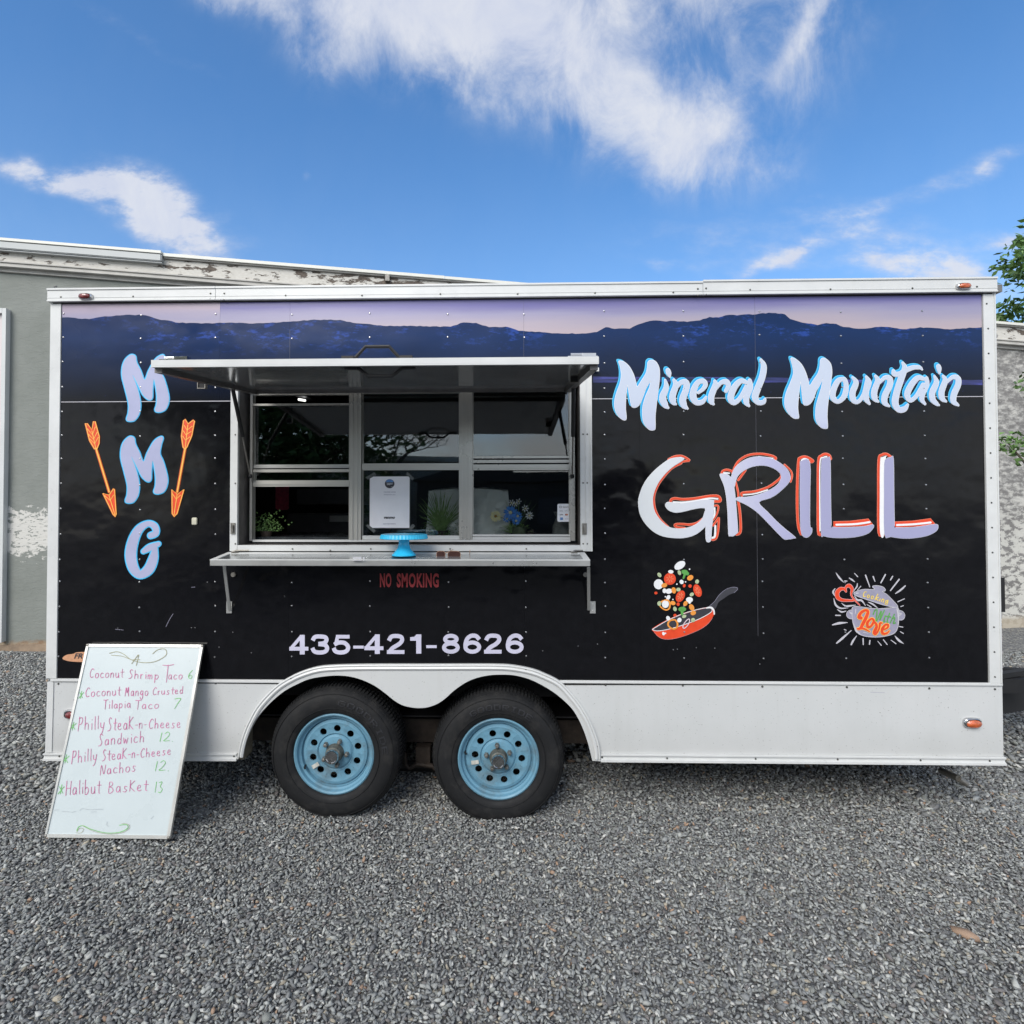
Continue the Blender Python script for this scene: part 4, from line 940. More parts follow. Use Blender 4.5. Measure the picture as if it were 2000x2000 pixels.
for x0, x1, y in ((316, 371, 698.5), (1108, 1166, 692)):
    p0, p1 = W(x0, y, AY + .03), W(x1, y, AY + .03); p0.z = p1.z = AZ + th + .012; b = MB(); b.box((p0.x, AY + .012, AZ + th + .001), (p1.x, AY + .05, AZ + th + .005)); b.tube([(p0.x + .012, AY + .03, p0.z), (p1.x - .02, AY + .03, p1.z)], .006, 8); b.box((p1.x - .055, AY + .02, AZ + th + .0052), (p1.x - .005, AY + .045, p1.z + .004))
    b.build('awning_latch', 'chrome', aw)
SHEAR = 0.
for x0, (tx, ty, tY), (mx, my, mY), (bx, by, bY) in ((0, (454, 757, -.24), (474, 852, -.06), (488.5, 930, .06)), (1, (1120, 757, -.22), (1119, 852, -.06), (1117.5, 930, .06))):
    a, m_, c = W(tx, ty, tY), W(mx, my, mY), W(bx, by, bY)
    b = MB(); b.tube([a, m_], .0098, 10); s_ = b.build('gas_strut', 'black_plastic', T, smooth=True)
    b = MB(); b.tube([m_, c], .0042, 8); b.build('rod', 'steel', s_, smooth=True)
    b = MB(); b.lathe([(0, -.012), (.009, -.009), (.012, 0), (.009, .009), (0, .012)], c, 'Z', 10); b.build('ball_joint', 'black_plastic', s_, smooth=True)
# shelf
SX0, SX1, SY, SZ = -1.4541, .3534, -.2021, 1.3411
SHEAR = (1.3411 - 1.317) / .2021
b = MB(); b.box((SX0, SY, SZ - .028), (SX1, -.022, SZ - .002)); sh = b.build('serving_shelf', 'alu', T, bevel=.0015)
b = MB(); b.box((SX0 + .028, SY + .014, SZ - .0018), (SX1 - .03, -.06, SZ)); b.build('shelf_top', 'shelf', sh)
b = MB(); b.box((SX0, SY, SZ - .0018), (SX1, SY + .0135, SZ + .002)); b.box((SX0, SY + .0138, SZ - .0018), (SX0 + .0275, -.022, SZ + .002)); b.box((SX1 - .0295, SY + .0138, SZ - .0018), (SX1, -.022, SZ + .002)); b.box((SX0 + .0278, -.0595, SZ - .0018), (SX1 - .0298, -.022, SZ + .002)); b.build('shelf_rim', 'trim', sh)
b = MB(); b.tube([(SX0 + .03, -.021, SZ - .004), (SX1 - .03, -.021, SZ - .004)], .005, 8); b.build('hinge', 'steel', sh)
for xa, xb_, y in ((SX0 + .03, SX0 + .11, 0), (SX1 - .07, SX1 - .01, 0)):
    b = MB(); b.tube([(xa, -.05, SZ + .006), (xa + .02, -.04, SZ + .014), (xb_, -.03, SZ + .012)], .004, 6); b.box((xa, -.055, SZ + .0022), (xa + .03, -.03, SZ + .006)); b.build('shelf_catch', 'steel', sh)
SHK = SHEAR; SHEAR = 0.
A = Art(Surf((0, 0, SZ + .0004), (0, -SHK, 1)), base=.0002); A.poly([(689, 1087.5), (706, 1087.5), (706, 1095), (689, 1095)], False); A.poly([(708, 1088), (712, 1088), (712, 1095), (709, 1095)], False); A.build('tape_patch', 'paper', sh)
for side, (a, am, c) in ((0, ((438, 1104, -.15), (443, 1140, -.08), (448.5, 1192, -.01))), (1, ((1149.5, 1109, -.15), (1150, 1150, -.08), (1150, 1192, -.012)))):
    p, q = W(*a), W(*c); w_ = .0075; b = MB()
    b.hexa([(p.x - w_, p.y - .003, p.z), (p.x + w_, p.y - .003, p.z), (p.x + w_, p.y + .003, p.z + .002), (p.x - w_, p.y + .003, p.z + .002)] + [(q.x - w_, q.y - .003, q.z), (q.x + w_, q.y - .003, q.z), (q.x + w_, q.y + .003, q.z), (q.x - w_, q.y + .003, q.z)])
    br = b.build('shelf_brace', 'alu', T)
    cx_ = 448 if side == 0 else 1157.5; r_ = W(cx_, 1186, -.003); b = MB(); b.box((r_.x - .014, -.007, r_.z - .03), (r_.x + .014, -.001, r_.z + .03)); b.dome((r_.x, -.007, r_.z + .016), .004, .003); b.dome((r_.x, -.007, r_.z - .016), .004, .003); b.build('brace_plate', 'alu', br, bevel=0)
    r2 = W(457 if side == 0 else 1143, 1122, -.001); b = MB(); b.lathe([(.012, -.012), (.012, 0)], (r2.x, 0, r2.z), 'Y', 12); b.build('rubber_stop', 'steel', br)
# tongue, jack
b = MB()
def beam(b, p, q, w, h):
    p, q = Vector(p), Vector(q); t = (q - p).normalized(); s_ = t.cross(Vector((0, 0, 1))).normalized() * w / 2; u_ = Vector((0, 0, h / 2))
    b.hexa([p - s_ - u_, q - s_ - u_, q + s_ - u_, p + s_ - u_, p - s_ + u_, q - s_ + u_, q + s_ + u_, p + s_ + u_])
beam(b, (2.0, .42, .36), (3.75, 1.0, .36), .05, .16); beam(b, (2.0, 1.7, .36), (3.75, 1.1, .36), .05, .16); beam(b, (3.6, 1.05, .36), (4.1, 1.05, .36), .09, .1)
b.build('tongue', 'dark', T, label='black A-frame tongue at the front of the trailer')
b = MB(); beam(b, (2.42, .44, .55), (3.4, .80, .55), .04, .03); b.box((2.45, .62, .445), (3.1, 1.5, .53)); b.build('tongue_deck', 'black_plastic', T)
p0, p1, p2 = W(1838, 1505, .25), W(1873, 1521, .13), W(1888, 1531, .12)
b = MB(); b.tube([p0, p1], .017, 10); b.tube([p1, p2], .0165, 12); jk = b.build('stabiliser_jack', 'steel', T, smooth=True)
b = MB(); b.box(p0 + Vector((-.25, .02, .04)), p0 + Vector((.06, .09, .10))); b.build('jack_arm', 'dark', jk)

# ================================================================== lettering
# MINERAL / MOUNTAIN in brush script
def brush_word(org, k, polys, strokes, name_lab, dxy=(-19, -15)):
    E = Art(SIDE, org, k, .0016); C_ = Art(SIDE, org, k, .0024); Wt = Art(SIDE, org, k, .0032); Fl = Art(SIDE, org, k, .0040)
    for p in polys:
        for q in (1., .5): E.shift(p, dxy[0] * q, dxy[1] * q); E.stroke(p, 7, True, dx=dxy[0] * q, dy=dxy[1] * q)
        for q in (.85, .45): C_.shift(p, dxy[0] * q, dxy[1] * q)
        Wt.stroke(p, 8, True); Fl.poly(p)
    for s_ in strokes:
        for q in (1., .5): E.stroke(s_, grow=7, dx=dxy[0] * q, dy=dxy[1] * q)
        for q in (.85, .45): C_.stroke(s_, dx=dxy[0] * q, dy=dxy[1] * q)
        Wt.stroke(s_, grow=4); Fl.stroke(s_, grow=-3)
    E.build('lettering_edge', 'cyan_edge', T); C_.build('lettering_shadow', 'letter_cyan', T); Wt.build('lettering_rim', 'white_v', T); Fl.build('lettering', 'letter_word', T, name_lab)
m = Mat('lilac_silver_vinyl'); z = m.coord(2); m.l(m.ramp(m.mr(m.math('ADD', z, m.math('MULTIPLY', m.noise(5, 3), .1)), Z(850), Z(760)), [(0, (.38, .38, .58)), (.5, (.48, .52, .66)), (1, (.50, .56, .67))]), m.p.inputs['Base Color']); m.p.inputs['Roughness'].default_value = .4; M['letter_word'] = m.m
Mpoly = [(235, 703), (280, 708), (330, 750), (370, 820), (395, 900), (408, 945), (450, 885), (490, 820), (505, 760), (510, 712), (540, 692), (585, 710), (615, 770), (618, 860), (605, 980), (590, 1100), (578, 1220), (578, 1330), (560, 1352), (520, 1345), (475, 1290), (460, 1220), (462, 1130), (490, 1030), (525, 950), (536, 890), (490, 960), (465, 1030), (430, 1110), (400, 1135), (370, 1138), (352, 1115), (335, 1020), (319, 925), (310, 960), (300, 1060), (298, 1150), (305, 1240), (285, 1258), (240, 1230), (205, 1170), (195, 1090), (215, 1000), (250, 900), (258, 820), (248, 750)]
brush_word((1160, 560), 4.83, [Mpoly], [
    [(672, 880, 18), (682, 950, 48), (648, 1045, 62), (672, 1115, 55), (700, 1142, 22)], [(698, 790, 42), (708, 820, 44), (716, 850, 16)],
    [(755, 880, 26), (772, 930, 50), (742, 1030, 58), (752, 1090, 50), (772, 1108, 20)], [(775, 960, 26), (820, 905, 42), (868, 905, 56), (872, 960, 56), (838, 1060, 60), (850, 1120, 56), (882, 1150, 20)],
    [(985, 1000, 26), (1030, 965, 34), (1052, 925, 42), (1035, 892, 42), (985, 900, 46), (945, 965, 56), (936, 1040, 62), (968, 1092, 50), (1025, 1085, 42), (1058, 1040, 18)],
    [(1140, 890, 26), (1145, 930, 50), (1108, 1030, 56), (1110, 1085, 50), (1128, 1108, 22)], [(1150, 965, 24), (1200, 905, 36), (1250, 900, 52), (1268, 935, 40), (1245, 985, 34)],
    [(1440, 905, 34), (1385, 890, 46), (1325, 950, 56), (1290, 1045, 58), (1320, 1095, 46), (1380, 1050, 38), (1440, 940, 36)], [(1470, 885, 34), (1475, 950, 50), (1440, 1040, 52), (1440, 1095, 48), (1462, 1125, 22)],
    [(1575, 690, 24), (1602, 750, 52), (1588, 850, 58), (1545, 960, 60), (1520, 1040, 60), (1548, 1092, 46), (1598, 1088, 42), (1614, 1060, 22)]], 'brush script lettering reading Mineral')
Mp2 = [(25, 215), (70, 220), (130, 270), (175, 350), (205, 440), (222, 500), (270, 430), (310, 370), (330, 300), (335, 235), (360, 212), (400, 225), (440, 270), (455, 340), (450, 420), (430, 560), (412, 700), (405, 820), (410, 930), (395, 950), (345, 940), (300, 890), (285, 820), (290, 720), (315, 620), (345, 520), (362, 425), (330, 490), (290, 560), (260, 640), (220, 695), (170, 705), (152, 670), (140, 560), (129, 455), (120, 500), (105, 620), (98, 740), (108, 830), (90, 845), (50, 838), (0, 790), (-35, 720), (-38, 640), (-18, 560), (20, 470), (50, 380), (45, 300)]
brush_word((1540, 660), 5.367, [Mp2], [
    [(580, 432, 40), (520, 450, 52), (470, 550, 60), (468, 630, 56), (520, 668, 42), (585, 610, 54), (605, 510, 50), (590, 440, 44), (560, 428, 36)],
    [(672, 415, 24), (708, 470, 54), (672, 570, 62), (680, 650, 56), (730, 670, 38), (790, 590, 40), (825, 450, 42)], [(815, 408, 26), (842, 465, 54), (812, 560, 62), (815, 640, 56), (848, 690, 26)],
    [(912, 400, 26), (935, 450, 54), (900, 560, 62), (905, 635, 56), (940, 668, 22)], [(950, 475, 26), (1010, 418, 42), (1062, 430, 58), (1060, 500, 60), (1010, 610, 62), (1010, 680, 56), (1055, 715, 22)],
    [(1198, 262, 26), (1218, 320, 54), (1180, 430, 66), (1138, 560, 66), (1118, 680, 68), (1155, 752, 56), (1215, 745, 56), (1250, 700, 24)], [(1100, 345, 34), (1110, 378, 52), (1165, 378, 50), (1230, 340, 50), (1310, 310, 46), (1375, 312, 38), (1400, 332, 18)],
    [(1415, 430, 38), (1355, 420, 52), (1290, 490, 60), (1245, 590, 60), (1275, 655, 44), (1340, 610, 40), (1410, 490, 40)], [(1448, 420, 32), (1450, 490, 50), (1405, 590, 54), (1400, 650, 46), (1430, 692, 26)],
    [(1530, 402, 24), (1550, 470, 54), (1508, 570, 62), (1512, 645, 58), (1555, 692, 40), (1578, 705, 18)], [(1572, 298, 46), (1578, 325, 50), (1582, 372, 20)],
    [(1620, 400, 26), (1642, 450, 54), (1605, 560, 62), (1612, 635, 54), (1650, 665, 24)], [(1660, 465, 26), (1720, 412, 42), (1775, 425, 56), (1778, 490, 60), (1735, 590, 62), (1730, 665, 58), (1778, 705, 26)]], 'brush script lettering reading Mountain', (-21, -17))

# GRILL
k_ = 5.682
m = Mat('grill_vinyl'); x_ = m.coord(0); m.l(m.ramp(m.mr(x_, X(1270, 950), X(1580, 950)), [(0, (.63, .66, .68)), (.4, (.55, .57, .65)), (.75, (.42, .42, .60)), (1, (.33, .33, .50))]), m.p.inputs['Base Color']); m.p.inputs['Roughness'].default_value = .4; M['grill'] = m.m
lay = {'edge': Art(SIDE, (1200, 860), k_, .0016), 'red': Art(SIDE, (1200, 860), k_, .0025), 'white': Art(SIDE, (1200, 860), k_, .0037), 'rim': Art(SIDE, (1200, 860), k_, .0044), 'fill': Art(SIDE, (1200, 860), k_, .0052)}
dX = 1818
def sh(pts, d): return [(p[0] + d,) + tuple(p[1:]) for p in pts]
G1 = [(775, 205), (735, 190), (660, 195), (590, 220), (450, 330), (340, 460), (280, 600), (265, 700), (285, 820), (340, 920), (430, 1010), (540, 1065), (680, 1085), (800, 1078), (900, 1045), (980, 985), (1030, 920), (1015, 800), (1003, 790), (980, 860), (915, 925), (820, 968), (700, 980), (600, 960), (515, 890), (452, 800), (427, 700), (433, 600), (482, 480), (560, 375), (650, 292), (735, 238)]
G2 = [(565, 712), (590, 686), (640, 690), (720, 702), (860, 682), (1000, 660), (1095, 664), (1103, 690), (1095, 860), (1082, 960), (1072, 1100), (1050, 1130), (1018, 1112), (1012, 1000), (1016, 900), (1008, 770), (995, 752), (940, 752), (850, 770), (760, 792), (680, 802), (612, 782), (575, 748)]
R1 = [(1168, 382), (1190, 370), (1250, 375), (1292, 410), (1312, 420), (1328, 520), (1343, 640), (1355, 780), (1370, 1000), (1358, 1032), (1320, 1062), (1285, 1062), (1266, 1040), (1256, 800), (1240, 620), (1215, 500), (1185, 430)]
R2 = [(1296, 440), (1300, 390), (1330, 315), (1400, 245), (1500, 195), (1620, 180), (1760, 208), (1870, 275), (1930, 340), (1952, 400), (1950, 440), (1915, 495), (1818, 585), (1730, 640), (1604, 688), (1700, 795), (1850, 945), (2004, 1072), (1990, 1088), (1910, 1100), (1868, 1085), (1750, 965), (1600, 812), (1480, 725), (1360, 668), (1350, 645), (1380, 630), (1450, 630), (1560, 612), (1700, 562), (1800, 500), (1842, 440), (1850, 400), (1832, 358), (1760, 308), (1660, 280), (1540, 290), (1430, 340), (1368, 400), (1345, 460), (1330, 520), (1310, 500)]
I1 = sh([(250, 232), (350, 238), (352, 600), (352, 938), (374, 972), (370, 1032), (330, 1074), (290, 1074), (256, 1030), (245, 900), (240, 600), (244, 300)], dX)
L1 = sh([(480, 235), (510, 198), (550, 192), (578, 215), (583, 600), (590, 945), (600, 962), (780, 965), (950, 955), (1048, 935), (1057, 970), (1000, 1030), (900, 1065), (760, 1082), (600, 1080), (505, 1062), (476, 1035), (472, 600)], dX)
L2 = sh([(1180, 1045), (1175, 600), (1178, 260), (1200, 205), (1250, 187), (1280, 208), (1285, 600), (1292, 945), (1302, 965), (1500, 965), (1740, 930), (1775, 960), (1750, 1010), (1650, 1060), (1500, 1085), (1380, 1088), (1250, 1070)], dX)
for p in (G1, G2, R1, R2, I1, L1, L2): lay['fill'].poly(p, n=3); lay['rim'].stroke(p, 5, True, n=3)
reds = [([(600, 212), (660, 182), (730, 172), (780, 187), (832, 223), (790, 230), (735, 240)], 20), ([(735, 250), (640, 300), (560, 380), (480, 490), (437, 600), (433, 700), (457, 800), (512, 890), (590, 965)], 34),
        ([(620, 690), (635, 655), (680, 645), (760, 655), (900, 645), (1050, 620), (1140, 618), (1170, 640), (1172, 675), (1110, 678)], 26), ([(1100, 727), (1150, 727), (1146, 790), (1115, 860), (1095, 882)], 16),
        ([(1095, 945), (1150, 870), (1158, 865), (1153, 980), (1135, 1075), (1105, 1102), (1080, 1102)], 20), ([(980, 872), (920, 915), (840, 935), (760, 930), (690, 930), (670, 945), (700, 965), (780, 975)], 22),
        ([(1192, 362), (1205, 340), (1250, 327), (1302, 342)], 22), ([(1310, 360), (1370, 240), (1480, 167), (1620, 150), (1740, 170), (1792, 197), (1780, 215)], 22), ([(1375, 440), (1405, 400), (1455, 330)], 22), ([(1345, 460), (1370, 560), (1376, 620)], 18),
        ([(1375, 680), (1395, 820), (1400, 1010), (1355, 1045)], 24), ([(1415, 615), (1418, 583), (1560, 567), (1700, 522), (1800, 455), (1850, 405), (1848, 365)], 22), ([(1888, 270), (1958, 340), (1972, 400), (1955, 460)], 16)]
reds += [(sh(p, dX), w_) for p, w_ in [([(255, 1040), (225, 960), (212, 800), (210, 600), (215, 400), (225, 230), (240, 197), (290, 183), (340, 197), (388, 233), (350, 238)], 26), ([(475, 1040), (445, 1010), (442, 600), (447, 230), (480, 172), (520, 153), (565, 167), (582, 205)], 26), ([(1170, 1045), (1117, 1020), (1113, 600), (1116, 220), (1150, 163), (1200, 153), (1250, 185)], 26)]]
for p, w_ in reds: lay['red'].stroke(p, w_ - 4, n=4); lay['edge'].stroke(p, w_ + 6, n=4)
for p in ([(612, 902), (800, 897), (1000, 872), (1046, 930), (1030, 945), (640, 962), (614, 958)], [(1290, 905), (1500, 895), (1690, 868), (1742, 930), (1700, 945), (1290, 965)]):
    lay['red'].poly(sh(p, dX), False); lay['edge'].stroke(sh(p, dX), 7, True, smooth=False)
for p, w_ in (([(1112, 750), (1112, 820), (1096, 860)], 18), ([(1120, 950), (1115, 1060), (1088, 1082)], 22), ([(655, 685), (760, 688), (900, 672), (1050, 645), (1145, 650)], 18), ([(640, 205), (740, 192)], 16), ([(1432, 605), (1560, 592), (1700, 550)], 14), ([(1215, 360), (1275, 365)], 16), ([(1600, 180), (1760, 200)], 12)): lay['white'].stroke(p, w_)
for p, w_ in (([(258, 222), (290, 205), (328, 215)], 18), ([(464, 1005), (460, 600), (465, 240), (500, 190), (540, 180)], 13), ([(645, 937), (850, 930), (1015, 908)], 22), ([(1318, 940), (1500, 932), (1692, 912)], 22)): lay['white'].stroke(sh(p, dX), w_)
lay['white'].poly(sh([(1130, 1025), (1127, 600), (1132, 230), (1160, 185), (1215, 172), (1190, 220), (1180, 600), (1178, 1035)], dX))
lay['edge'].build('lettering_edge', simple('salmon_vinyl', (.75, .25, .17), .4), T); lay['red'].build('lettering_outline', 'orange_v', T); lay['white'].build('lettering_highlight', 'white_v', T); lay['rim'].build('lettering_rim', 'white_v', T); lay['fill'].build('lettering', 'grill', T, 'large handwritten lettering reading GRILL')

# MMG on the left
Mm = [(705, 640), (730, 608), (760, 590), (790, 602), (800, 650), (830, 710), (860, 780), (890, 710), (940, 625), (990, 592), (1008, 604), (995, 650), (985, 720), (1010, 780), (1038, 880), (1042, 940), (1020, 1000), (980, 1022), (948, 1020), (938, 1003), (950, 960), (950, 880), (930, 775), (920, 850), (918, 910), (905, 930), (880, 925), (845, 890), (815, 830), (790, 780), (768, 742), (790, 800), (815, 880), (828, 960), (820, 1030), (790, 1080), (760, 1092), (730, 1088), (724, 1070), (736, 1030), (738, 960), (715, 860), (690, 760), (690, 690)]
Gs = [[(905, 255, 46), (945, 235, 48), (935, 185, 50), (885, 165, 44), (820, 205, 62), (775, 290, 78), (755, 400, 84), (775, 500, 76), (825, 550, 60), (890, 510, 76), (925, 430, 70), (938, 350, 40)], [(850, 375, 34), (900, 345, 52), (965, 318, 34)]]
Eo = Art(SIDE, (60, 540), 3.864, .0016); Fo = Art(SIDE, (60, 540), 3.864, .0028); Ei = Art(SIDE, (60, 540), 3.864, .0022)
for dx, dy in ((0, 0), (-9, 617)):
    p = [(x + dx, y + dy) for x, y in Mm]; Eo.stroke(p, 16, True); Fo.poly(p); Ei.stroke(p, 8, True)
Eo.o = Fo.o = Ei.o = (60, 980)
for s_ in Gs: Eo.stroke(s_, grow=14); Ei.stroke(s_, grow=6); Fo.stroke(s_, grow=-4)
Eo.build('lettering_edge', 'letter_cyan', T); Ei.build('lettering_outline', 'cyan_edge', T); Fo.build('lettering', simple('violet_vinyl', (.37, .39, .56), .4, 0, .04, 8), T, 'brush letters M M G one under another')
# arrows
def arrow(fl, shaft, head, inner_, lab):
    a = Art(SIDE, (60, 540), 3.864, .0016); a.stroke(fl, 13, True, smooth=False); a.stroke(shaft, 23, smooth=False); a.stroke(head, 13, True, smooth=False); ar = a.build('arrow_decal', 'orange_r', T, lab)
    a = Art(SIDE, (60, 540), 3.864, .0024); a.split = True; a.poly(fl, False).poly(head, False).build('arrow_fill', 'orange_v', ar)
    a = Art(SIDE, (60, 540), 3.864, .0032)
    a.stroke(fl, 6.5, True, smooth=False); a.stroke(head, 6.5, True, smooth=False); a.stroke(shaft, 11, smooth=False)
    for s_ in inner_: a.stroke(s_, 6, smooth=False)
    a.build('arrow_lines', 'yellow_v', ar)
arrow([(1165, 1078), (1188, 1112), (1228, 1084), (1236, 1092), (1216, 1200), (1180, 1285), (1165, 1308), (1150, 1288), (1138, 1205), (1154, 1088)], [(1165, 1300), (1106, 1625)], [(1066, 1608), (1108, 1645), (1156, 1608), (1104, 1790), (1082, 1812), (1068, 1790)],
      [[(1186, 1120), (1165, 1300)], [(1160, 1125), (1180, 1160), (1218, 1130)], [(1152, 1165), (1172, 1195), (1210, 1170)], [(1148, 1205), (1168, 1235), (1202, 1210)], [(1104, 1650), (1082, 1800)], [(1070, 1640), (1098, 1680), (1130, 1650)]], 'orange arrow decal right of the letters')
arrow([(412, 1108), (428, 1112), (462, 1155), (474, 1095), (486, 1095), (518, 1210), (516, 1260), (500, 1300), (482, 1302), (444, 1238)], [(492, 1295), (592, 1625)], [(545, 1636), (592, 1650), (625, 1602), (632, 1606), (645, 1795), (638, 1812), (622, 1795)],
      [[(462, 1165), (492, 1298)], [(428, 1150), (466, 1195), (488, 1135)], [(436, 1190), (474, 1230), (502, 1175)], [(444, 1225), (482, 1262), (510, 1215)], [(592, 1655), (636, 1800)], [(560, 1655), (600, 1690), (625, 1650)]], 'orange arrow decal left of the letters')
# phone number, no smoking
A = Art(SIDE, base=.0018)
ell = lambda cx, cy, a, b: [(cx + a * math.cos(2 * math.pi * j / 16), cy + b * math.sin(2 * math.pi * j / 16)) for j in range(16)]
NUM = {'4': ([[(66, 2), (97, 2), (97, 125), (66, 125)], [(0, 77), (120, 77), (120, 101), (0, 101)], [(0, 84), (70, 2), (92, 2), (92, 8), (26, 84)]], []),
 '1': ([[(0, 20), (26, 17), (40, 2), (70, 2), (70, 123), (38, 123), (38, 42), (0, 42)]], []), '-': ([[(0, 70), (66, 70), (66, 88), (0, 88)]], []),
 '3': ([], [[(12, 38), (26, 16), (58, 12), (92, 18), (98, 38), (82, 54), (48, 59)], [(48, 60), (90, 66), (103, 88), (90, 107), (58, 113), (24, 107), (10, 84)]]),
 '5': ([[(26, 2), (112, 2), (112, 25), (26, 25)], [(28, 3), (48, 3), (40, 58), (14, 62)]], [[(16, 64), (42, 51), (80, 53), (103, 78), (92, 104), (58, 113), (24, 106), (12, 84)]]),
 '2': ([[(2, 101), (112, 101), (112, 125), (2, 125)]], [[(14, 42), (30, 17), (60, 12), (90, 18), (97, 40), (78, 63), (38, 88), (18, 112)]]),
 '8': ([], ['o', ell(58, 34, 36, 21), ell(58, 87, 43, 26)]), '6': ([], ['o', ell(60, 84, 43, 29)] + [[(104, 36), (84, 15), (54, 13), (28, 32), (17, 66), (18, 88)]])}
def numeral(ch, x0, y0, k=1.0):
    a_ = Art(SIDE, (520 + x0 / 3.22, 1180 + y0 / 3.22), 3.22 / k, .0018); polys, st_ = NUM[ch]
    for p in polys: a_.poly(p, False)
    cl = False
    for p in st_:
        if p == 'o': cl = True; continue
        if len(p) == 16: a_.stroke(p, 25, True, n=3)
        else: a_.stroke(p, 26, flat=True)
    a_.build('numeral', 'phone', T)
for ch, x in zip('435-421-8626', (145, 280, 412, 547, 617, 757, 905, 1006, 1103, 1236, 1368, 1503)): numeral(ch, x, 191 if x < 600 else 188 if x < 1050 else 186)
A = Art(SIDE, base=.0018); A.text('NO', (742, 1119.5, 764.5, 1147), .035, spacing=1.1, parts=True); A.text('SMOKING', (775, 1119.5, 857, 1147.5), .035, spacing=1.12, parts=True); A.build('letter', 'red_text', T)
# bread-shaped sticker partly hidden behind the menu board
A = Art(SIDE, base=.0016); A.poly([(122, 1285), (130, 1279), (143, 1277), (150, 1274), (170, 1273.5), (190, 1276), (192, 1290), (170, 1293), (140, 1292), (126, 1289)]); st = A.build('bread_sticker', 'tan_v', T)
A = Art(SIDE, base=.0022); A.text('FR', (144.5, 1276, 161.5, 1286.5), .03, .3); A.build('lettering', 'dark_v', st)

# pan with tossed vegetables
O_, K_ = (1240, 1080), 8.05
def art(off, sp=False):
    a_ = Art(SIDE, O_, K_, off); a_.split = sp; return a_
a = art(.0016); a.poly([(1165, 845), (1250, 770), (1330, 660), (1430, 580), (1530, 545), (1600, 545), (1612, 575), (1570, 620), (1480, 660), (1400, 715), (1320, 770), (1290, 830), (1270, 870), (1230, 880)])
pan = a.build('pan_decal', simple('dark_handle_vinyl', (.045, .045, .055), .4), T, 'decal of a red pan tossing vegetables')
art(.0022).stroke([(1165, 840), (1250, 765), (1330, 655), (1430, 575), (1530, 540), (1605, 545), (1612, 575), (1560, 625)], 5).build('handle_line', 'grey_v', pan)
art(.0016).poly([(268, 1200), (330, 1150), (500, 1055), (750, 950), (1000, 880), (1150, 850), (1230, 850), (1255, 930), (1245, 970), (1215, 1020), (1150, 1110), (1030, 1195), (860, 1270), (700, 1325), (560, 1352), (430, 1345), (350, 1300), (290, 1235)]).build('pan_body', 'orange_v', pan)
art(.0022).poly([(285, 1205), (350, 1160), (520, 1065), (760, 965), (1000, 895), (1150, 870), (1205, 885), (1190, 930), (1080, 1000), (920, 1070), (700, 1145), (500, 1200), (350, 1222)]).build('pan_inside', 'dark_v', pan)
a = art(.0028); a.stroke([(272, 1202), (350, 1225), (500, 1205), (700, 1150), (920, 1075), (1080, 1003), (1195, 932), (1212, 885), (1150, 862), (1000, 885), (760, 955), (520, 1058), (350, 1155), (272, 1202)], 10); a.stroke([(1130, 865), (1200, 855), (1240, 900), (1248, 960)], 22); a.disc(450, 1268, 22, 28, -20); a.disc(482, 1262, 11); a.build('pan_rim', 'white_v', pan)
a = art(.0028); a.stroke([(290, 1215), (350, 1300), (440, 1350), (560, 1355), (700, 1328), (860, 1274), (1030, 1198), (1150, 1112), (1220, 1020)], 5); a.build('pan_outline', simple('pink_vinyl', (.6, .25, .25), .4), pan)
a = art(.0034, True)
for x, y, p, q, r_ in ((707, 195, 95, 58, -32), (372, 492, 74, 80, 0), (565, 295, 42, 28, 5), (735, 455, 32, 36, -30), (465, 595, 30, 38, 0), (535, 600, 55, 40, -10), (525, 700, 30, 42, 30), (480, 805, 55, 60, 0), (525, 1030, 30, 42, -30), (700, 1055, 34, 38, 30), (858, 735, 54, 42, 0), (860, 775, 22, 24, 0), (660, 490, 12, 12, 0), (480, 688, 11, 11, 0), (598, 732, 11, 11, 0), (798, 455, 10, 10, 0), (860, 255, 12, 12, 0)): a.disc(x, y, p, q, r_)
a.build('white_vegetable', 'white_v', pan)
a = art(.0034, True)
for x, y, p, q, r_ in ((550, 408, 94, 94, 0), (985, 592, 62, 104, -20), (715, 680, 66, 98, 28), (868, 520, 27, 27, 0), (330, 630, 25, 22, 0), (680, 805, 25, 28, 0), (630, 980, 26, 24, 0), (775, 515, 22, 28, 20)): a.disc(x, y, p, q, r_)
a.build('tomato_slice', 'orange_v', pan)
a = art(.0042)
for cx, cy, p, q, rt in ((550, 408, 94, 94, 0), (985, 592, 62, 104, -20), (715, 680, 66, 98, 28)):
    for j in range(7):
        t = 2 * math.pi * j / 7; c_, s_ = math.cos(R(rt)), math.sin(R(rt)); u_, v_ = .52 * p * math.cos(t), .52 * q * math.sin(t)
        a.stroke([(cx + .45 * (u_ * c_ - v_ * s_), cy + .45 * (u_ * s_ + v_ * c_)), (cx + 1.15 * (u_ * c_ - v_ * s_), cy + 1.15 * (u_ * s_ + v_ * c_))], 9)
a.build('tomato_seeds', simple('light_orange_vinyl', (.85, .30, .16), .4), pan)
a = art(.0038, True)
for x, y, p, q, r_ in ((870, 390, 52, 40, -30), (462, 508, 48, 34, -15), (612, 588, 36, 50, -15), (598, 787, 42, 32, 20), (795, 795, 32, 42, 30), (892, 855, 38, 54, -30), (918, 943, 44, 36, -20)): a.disc(x, y, p, q, r_)
a.stroke([(600, 1050, 26), (545, 1070, 28), (520, 1120, 28), (550, 1170, 26), (610, 1195, 28), (660, 1170, 28), (670, 1110, 28), (640, 1060, 26)], 26, True); a.stroke([(480, 745, 30), (400, 780, 24), (400, 840, 22), (480, 895, 22), (540, 870, 24), (550, 790, 24), (520, 745, 24)], 24, True)
